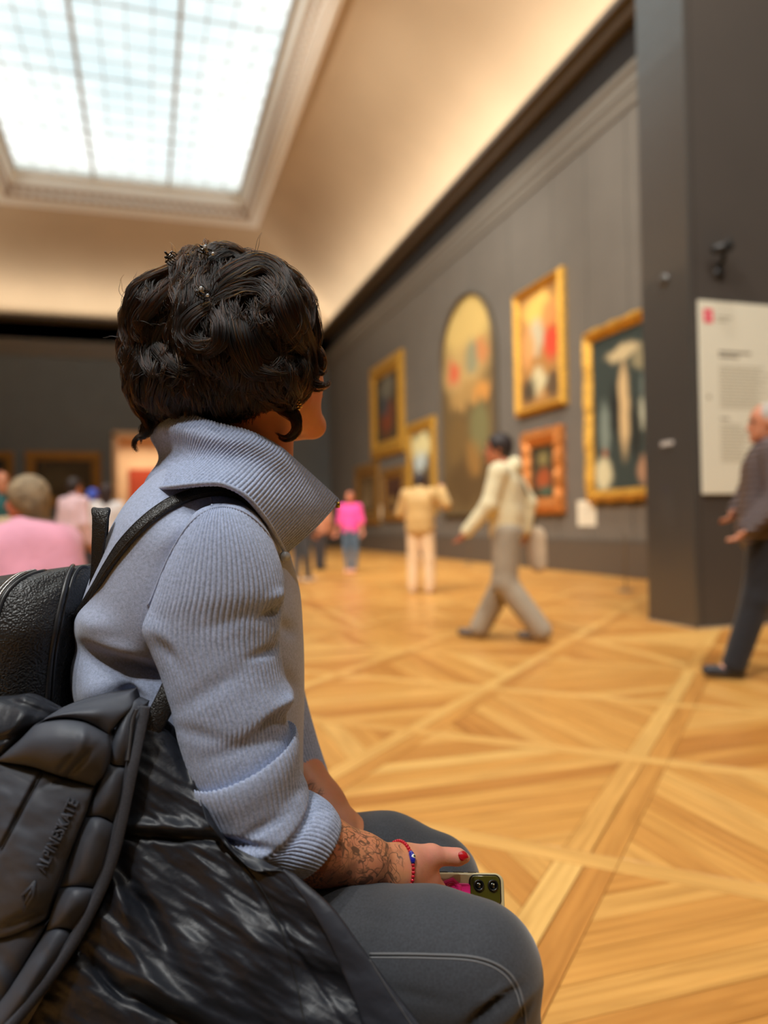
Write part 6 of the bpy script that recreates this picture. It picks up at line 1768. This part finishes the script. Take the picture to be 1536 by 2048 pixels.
# ---- puffer jacket draped over the backpack and her lap
def nylon(name, c, rough=.38, sheen=.0, bs=60, bstr=.35, bd=.004):
    m = mat(name, c, rough, .06, 14, bstr, bs, spec=.5, bdist=bd); return m
M_puff = nylon('matt_black_puffer_nylon', srgb(70, 74, 84), .58, bs=34, bstr=.3)
M_lining = nylon('satin_black_lining', srgb(31, 34, 42), .48, bs=60, bstr=.5, bd=.003)
M_hemband = nylon('dark_navy_hem_band', srgb(44, 47, 56), .5, bs=60, bstr=.3)
M_cord = mat('charcoal_webbing', srgb(62, 64, 72), .8, .2, 500, .4, 900, bdist=.0006)
jo = P(250, 1800, .8)
jacket = empty('jacket', tuple(jo), label='black quilted puffer jacket heaped over the backpack and her lap', cat='jacket')
def wrinkle(scale, amp, seed, stretch=(1, 1), ang=0.0, sharp=1.0):
    ca, sa = math.cos(math.radians(ang)), math.sin(math.radians(ang))
    def f(U, V_, u, v):
        x = (U*ca+V_*sa)*stretch[0]; y = (-U*sa+V_*ca)*stretch[1]
        p = np.stack([x/scale, y/scale, np.full_like(x, seed*3.7)], -1).reshape(-1, 3)
        n = vnoise(p, seed); n2 = vnoise(p*2.1+5, seed+1); n = n+.5*n2
        if sharp != 1: n = 1-np.abs(n)*2; n = np.sign(n)*np.abs(n)**sharp
        return (n*amp).reshape(U.shape)
    return f
def fsum(*fs): return lambda U, V_, u, v: sum(f(U, V_, u, v) for f in fs)
def gauss(lst):
    def f(U, V_, u, v):
        D = 0*U
        for (x, y, a, b, ang, amt) in lst:
            t = math.radians(ang); dx, dy = U-x, V_-y
            D = D+amt*np.exp(-((dx*math.cos(t)+dy*math.sin(t))/a)**2-((-dx*math.sin(t)+dy*math.cos(t))/b)**2)
        return D
    return f
JS = Surf()
def piece(name, top, bot, left, right, nu, nv, bulge, pw, fn, m_, thick=.006, parent=None):
    S_ = coons(top, bot, left, right, nu, nv); G = coons_grid(S_, bulge, pw, None, fn)
    n = grid_normals(G, False)
    if (n@FW).mean() > 0: G = G[:, ::-1]
    JS.grid(G, False)
    back = np.broadcast_to(-FW, G.shape)
    o = grid_mesh(name, G, m_, jacket if parent is None else parent, jo, False, thick=thick, back=back)
    return o, G
dz = .80
# lining spread to the right over the lap
piece('lining', [(262, 1470, .822), (300, 1455, .83), (340, 1468, .838), (372, 1520, .832), (400, 1600, .805), (412, 1640, .785)],
      [(20, 2110, .77), (250, 2120, .755), (480, 2110, .74), (700, 2100, .725), (870, 2095, .715)],
      [(262, 1470, .822), (250, 1600, .81), (222, 1720, .80), (150, 1880, .785), (20, 2110, .77)],
      [(412, 1640, .785), (440, 1676, .778), (472, 1712, .772), (512, 1742, .768), (578, 1748, .766), (652, 1815, .755), (706, 1888, .744), (772, 1975, .732), (870, 2095, .715)], 150, 170, .012, .5,
      fsum(wrinkle(60, .0035, 3, (1, .35), -60), wrinkle(20, .0016, 5, (1, .22), -58), wrinkle(11, .0006, 7, (1, .25), -52), wrinkle(160, .006, 9),
           gauss([(330, 1655, 110, 14, 2, .008), (330, 1672, 110, 10, 4, -.010), (236, 1790, 14, 60, -20, .012), (300, 1830, 90, 16, 60, -.012), (360, 1500, 60, 14, 70, -.008), (260, 1900, 90, 16, 48, .010), (330, 1985, 110, 16, 30, .014), (300, 2010, 90, 14, 25, -.014),
                  (215, 1960, 70, 14, 50, -.012), (430, 1900, 200, 26, 55, -.006), (480, 1830, 200, 26, 55, .006), (560, 1850, 200, 6, 58, -.003)])), M_lining, .004)
# hem band along the lining's right edge
piece('hem_band', [(566, 1740, .767), (590, 1752, .766)], [(740, 2095, .720), (880, 2105, .709)],
      [(566, 1740, .767), (640, 1850, .747), (700, 1980, .732), (740, 2095, .720)], [(590, 1752, .766), (662, 1816, .752), (716, 1888, .741), (780, 1975, .729), (880, 2105, .709)], 20, 60, .003, .6,
      wrinkle(40, .0012, 21, (1, .4), -60), M_hemband, .004)
# puffy baffles of the left front
PA = [(60, 1462, .80), (110, 1424, .805), (185, 1398, .812), (262, 1384, .82)]
b1 = piece('quilted_baffle', PA, [(40, 1478, .795), (85, 1442, .795), (160, 1440, .79), (216, 1468, .79)], [(60, 1462, .80), (40, 1478, .795)], [(262, 1384, .82), (268, 1412, .815), (240, 1440, .80), (216, 1468, .79)], 60, 30, .020, .45,
      wrinkle(60, .003, 31, (1, .5), 40), M_puff, .02)
b2 = piece('quilted_baffle', [(40, 1478, .795), (85, 1442, .792), (160, 1441, .788), (216, 1468, .79)], [(-12, 1522, .79), (60, 1533, .785), (120, 1553, .782), (188, 1574, .785)], [(40, 1478, .795), (-12, 1522, .79)], [(216, 1468, .79), (220, 1500, .785), (210, 1545, .785), (188, 1574, .785)], 70, 50, .026, .4,
      fsum(wrinkle(70, .003, 35, (1, .5), 30), gauss([(150, 1535, 40, 8, -45, -.006), (120, 1540, 30, 6, -50, -.004), (165, 1480, 10, 26, 10, .003)])), M_puff, .02)
tp = piece('chest_panel', [(-12, 1522, .792), (60, 1533, .787), (120, 1553, .784), (188, 1574, .785)], [(-80, 1880, .785), (0, 1876, .775), (50, 1860, .772), (92, 1838, .775)], [(-12, 1522, .792), (-60, 1640, .79), (-80, 1880, .785)], [(188, 1574, .785), (166, 1640, .778), (118, 1765, .772), (92, 1838, .775)], 80, 90, .018, .4,
      fsum(wrinkle(80, .0035, 41, (1, .4), -20), wrinkle(34, .001, 43, (.5, 1), 20), gauss([(40, 1625, 5, 110, 28, -.006), (60, 1830, 60, 10, -25, -.006), (120, 1560, 40, 8, -20, -.003)])), M_puff, .02)
# narrow baffles between the chest panel and the zip
nb_ = [([(228, 1462, .806), (262, 1404, .818), (290, 1408, .822)], [(216, 1522, .798), (232, 1532, .796), (258, 1534, .802)], [(228, 1462, .806), (222, 1492, .8), (216, 1522, .798)], [(290, 1408, .822), (274, 1470, .812), (258, 1534, .802)]),
       ([(216, 1522, .798), (232, 1532, .796), (258, 1534, .802)], [(168, 1636, .790), (200, 1634, .786), (232, 1648, .792)], [(216, 1522, .798), (194, 1578, .793), (168, 1636, .79)], [(258, 1534, .802), (246, 1590, .797), (232, 1648, .792)]),
       ([(168, 1636, .790), (200, 1634, .786), (232, 1648, .792)], [(118, 1776, .783), (155, 1774, .778), (196, 1778, .784)], [(168, 1636, .79), (142, 1706, .786), (118, 1776, .783)], [(232, 1648, .792), (216, 1714, .788), (196, 1778, .784)]),
       ([(118, 1776, .783), (155, 1774, .778), (196, 1778, .784)], [(92, 1862, .78), (120, 1856, .775), (152, 1864, .78)], [(118, 1776, .783), (104, 1820, .781), (92, 1862, .78)], [(196, 1778, .784), (178, 1820, .782), (152, 1864, .78)]),
       ([(92, 1862, .78), (120, 1856, .775), (152, 1864, .78)], [(-60, 2080, .77), (-20, 2080, .765), (40, 2040, .768)], [(92, 1862, .78), (20, 1975, .775), (-60, 2080, .77)], [(152, 1864, .78), (104, 1944, .775), (40, 2040, .768)])]
for k, (a, b_, l_, r_) in enumerate(nb_):
    piece('quilted_baffle', a, b_, l_, r_, 36, 50, .014, .42, wrinkle(50, .002, 51+k, (1, .5), -30), M_puff, .016)
# lower left dark fold of the body under the chest panel
piece('quilted_baffle', [(-90, 1870, .785), (0, 1872, .78), (50, 1858, .778), (94, 1846, .782)], [(-120, 2100, .79), (-90, 2105, .785), (-70, 2105, .78), (-50, 2100, .775)], [(-90, 1870, .785), (-110, 1980, .79), (-120, 2100, .79)], [(94, 1846, .782), (20, 1980, .778), (-50, 2100, .775)], 40, 50, .012, .5,
      wrinkle(60, .004, 61, (1, .4), -40), M_puff, .016)
# crumpled sleeve lying at the left edge
piece('crumpled_sleeve', [(-60, 1402, .815), (20, 1394, .815), (62, 1392, .82), (118, 1420, .825)], [(-60, 1545, .80), (-20, 1540, .80), (10, 1512, .80), (60, 1468, .806)], [(-60, 1402, .815), (-70, 1470, .80), (-60, 1545, .80)], [(118, 1420, .825), (95, 1440, .81), (60, 1468, .806)], 70, 60, .022, .5,
      fsum(wrinkle(36, .004, 71, (1, .35), 30), gauss([(60, 1415, 60, 8, 20, -.006), (30, 1470, 80, 8, -18, -.006)])), M_lining, .01)
# bulk of the jacket underneath
piece('jacket_underside', [(-140, 1480, .86), (60, 1470, .85), (230, 1480, .845), (330, 1500, .85)], [(-160, 2140, .84), (60, 2140, .82), (260, 2140, .81), (420, 2140, .80)], [(-140, 1480, .86), (-160, 1800, .85), (-160, 2140, .84)], [(330, 1500, .85), (390, 1800, .83), (420, 2140, .80)], 40, 50, .02, .5, wrinkle(60, .005, 91, (1, .4), -40), M_lining, .01)
# fabric behind the zip, in the shade under the arm
piece('lining_under_arm', [(292, 1425, .85), (330, 1440, .855), (360, 1470, .86)], [(300, 1660, .825), (360, 1655, .825), (425, 1660, .825)], [(292, 1425, .85), (280, 1540, .835), (300, 1660, .825)], [(360, 1470, .86), (395, 1560, .845), (425, 1660, .825)], 50, 60, .006, .5,
      fsum(wrinkle(40, .005, 81, (1, .3), 60), wrinkle(18, .0015, 83, (1, .3), 50)), M_lining, .004)
JS.done()
# zip and webbing strip along the front edge
zs = [(284, 1412), (272, 1470), (260, 1530), (248, 1590), (236, 1648), (222, 1706), (202, 1764), (176, 1820), (146, 1876), (100, 1946), (50, 2010), (10, 2058)]
ed = np.interp(np.array([p[1] for p in zs]), [1412, 1530, 1648, 1780, 1870, 2058], [.812, .795, .785, .777, .771, .757])
edge = catmull([P(u+7, v, d) for (u, v), d in zip(zs, ed)], 140)
nrmE = np.tile(-FW*.92+RT*.35, (140, 1))
ribbon('front_edge_tape', edge, nrmE, .011, .0035, M_cord, jacket, jo)
edge2 = catmull([P(u-4, v, d+.001) for (u, v), d in zip(zs, ed)], 140)
V, F = tube(edge2, .0026, 8); mesh_obj('zip_cord', np.array(V)-jo, F, M_cord, jacket)
parts = []
zt = catmull([P(u, v, d) for u, v, d in ((272, 1420, .803), (264, 1440, .801), (260, 1470, .797), (256, 1505, .793), (254, 1522, .791))], 46)
for k in range(45):
    parts.append(tube([zt[k]-RT*.0024, zt[k]+RT*.0024], .0010, 6))
V, F = join_vf(parts); mesh_obj('zip_teeth', np.array(V)-jo, F, mat('dark_zip_nylon', srgb(52, 52, 56), .35), jacket, kind='stuff')
# seams: stitched lines across the lining and chest panel
M_seam = mat('black_thread', srgb(24, 24, 25), .7)
on(JS, [(448, 1690), (500, 1745), (545, 1815), (575, 1900), (598, 1990), (612, 2060)], 80, .0009, 'lining_seam', M_seam, jacket, jo, .0004, 6)
on(JS, [(85, 1548), (60, 1595), (34, 1645), (4, 1700)], 40, .0010, 'panel_seam', M_seam, jacket, jo, .0003, 6)
on(JS, [(655, 1790), (720, 1890), (780, 1985), (830, 2060)], 60, .0006, 'hem_stitching', mat('grey_thread', srgb(84, 84, 86), .7), jacket, jo, .0004, 5)
# raised lettering and diamond emblem on the chest panel
tcu = bpy.data.curves.new('letters', 'FONT'); tcu.body = 'ALPINESKATE'; tcu.size = 1.0; tcu.extrude = .04; tcu.bevel_depth = .012; tcu.bevel_resolution = 1; tcu.resolution_u = 3; tcu.space_character = 1.08
to = bpy.data.objects.new('letters', tcu); COL.objects.link(to)
dg = bpy.context.evaluated_depsgraph_get(); dg.update()
tme = bpy.data.meshes.new_from_object(to.evaluated_get(dg)); bpy.data.objects.remove(to)
co = np.empty(len(tme.vertices)*3, np.float32); tme.vertices.foreach_get('co', co); co = co.reshape(-1, 3)
x0, x1 = co[:, 0].min(), co[:, 0].max(); y0, y1 = co[:, 1].min(), co[:, 1].max()
sA, sB = np.array([93.0, 1745.0]), np.array([160.0, 1604.0]); bd = (sB-sA); hh = 24.0
per = np.array([bd[1], -bd[0]])/np.linalg.norm(bd); per = per if per[0] < 0 else -per
out = []
for x, y, z in co:
    s_ = (x-x0)/(x1-x0); t_ = (y-y0)/(y1-y0); uv_ = sA+bd*s_+per*(t_*hh)+np.array([0, 0])
    p, nn = JS.hit(uv_[0], uv_[1], 0, .775); out.append(p-FW*(.0006+.0022*(z+.05)/.1)-jo)
tme.vertices.foreach_set('co', np.array(out, np.float32).ravel()); tme.update()
M_emb = nylon('embossed_black_nylon', srgb(74, 78, 88), .45)
tme.materials.clear(); tme.materials.append(M_emb)
o = bpy.data.objects.new('raised_lettering', tme); link(o, jacket)
dq = lambda u, v: JS.hit(u, v, .0006, .775)[0]-jo
parts = []
dia = [(70, 1762), (68, 1792), (48, 1822), (44, 1790), (70, 1762)]
parts.append(tube([dq(*p) for p in dia], .0009, 6)); parts.append(tube([dq(u*.8+11.5, v*.8+358) for u, v in dia], .0009, 6))
for k in range(3): parts.append(tube([dq(50+5*k, 1806-8*k), dq(58+4*k, 1792-9*k)], .0008, 6))
V, F = join_vf(parts); mesh_obj('raised_emblem', V, F, M_emb, jacket)
# ---- the bench she sits on
bx_ = W0+.02*RT2+.0*FW2
bb_ = P(400, 1800, .62); bench('long black bench under the seated woman and her jacket', bb_[0], bb_[1], math.atan2(FW2[1], FW2[0]), 1.14, .52, .405)
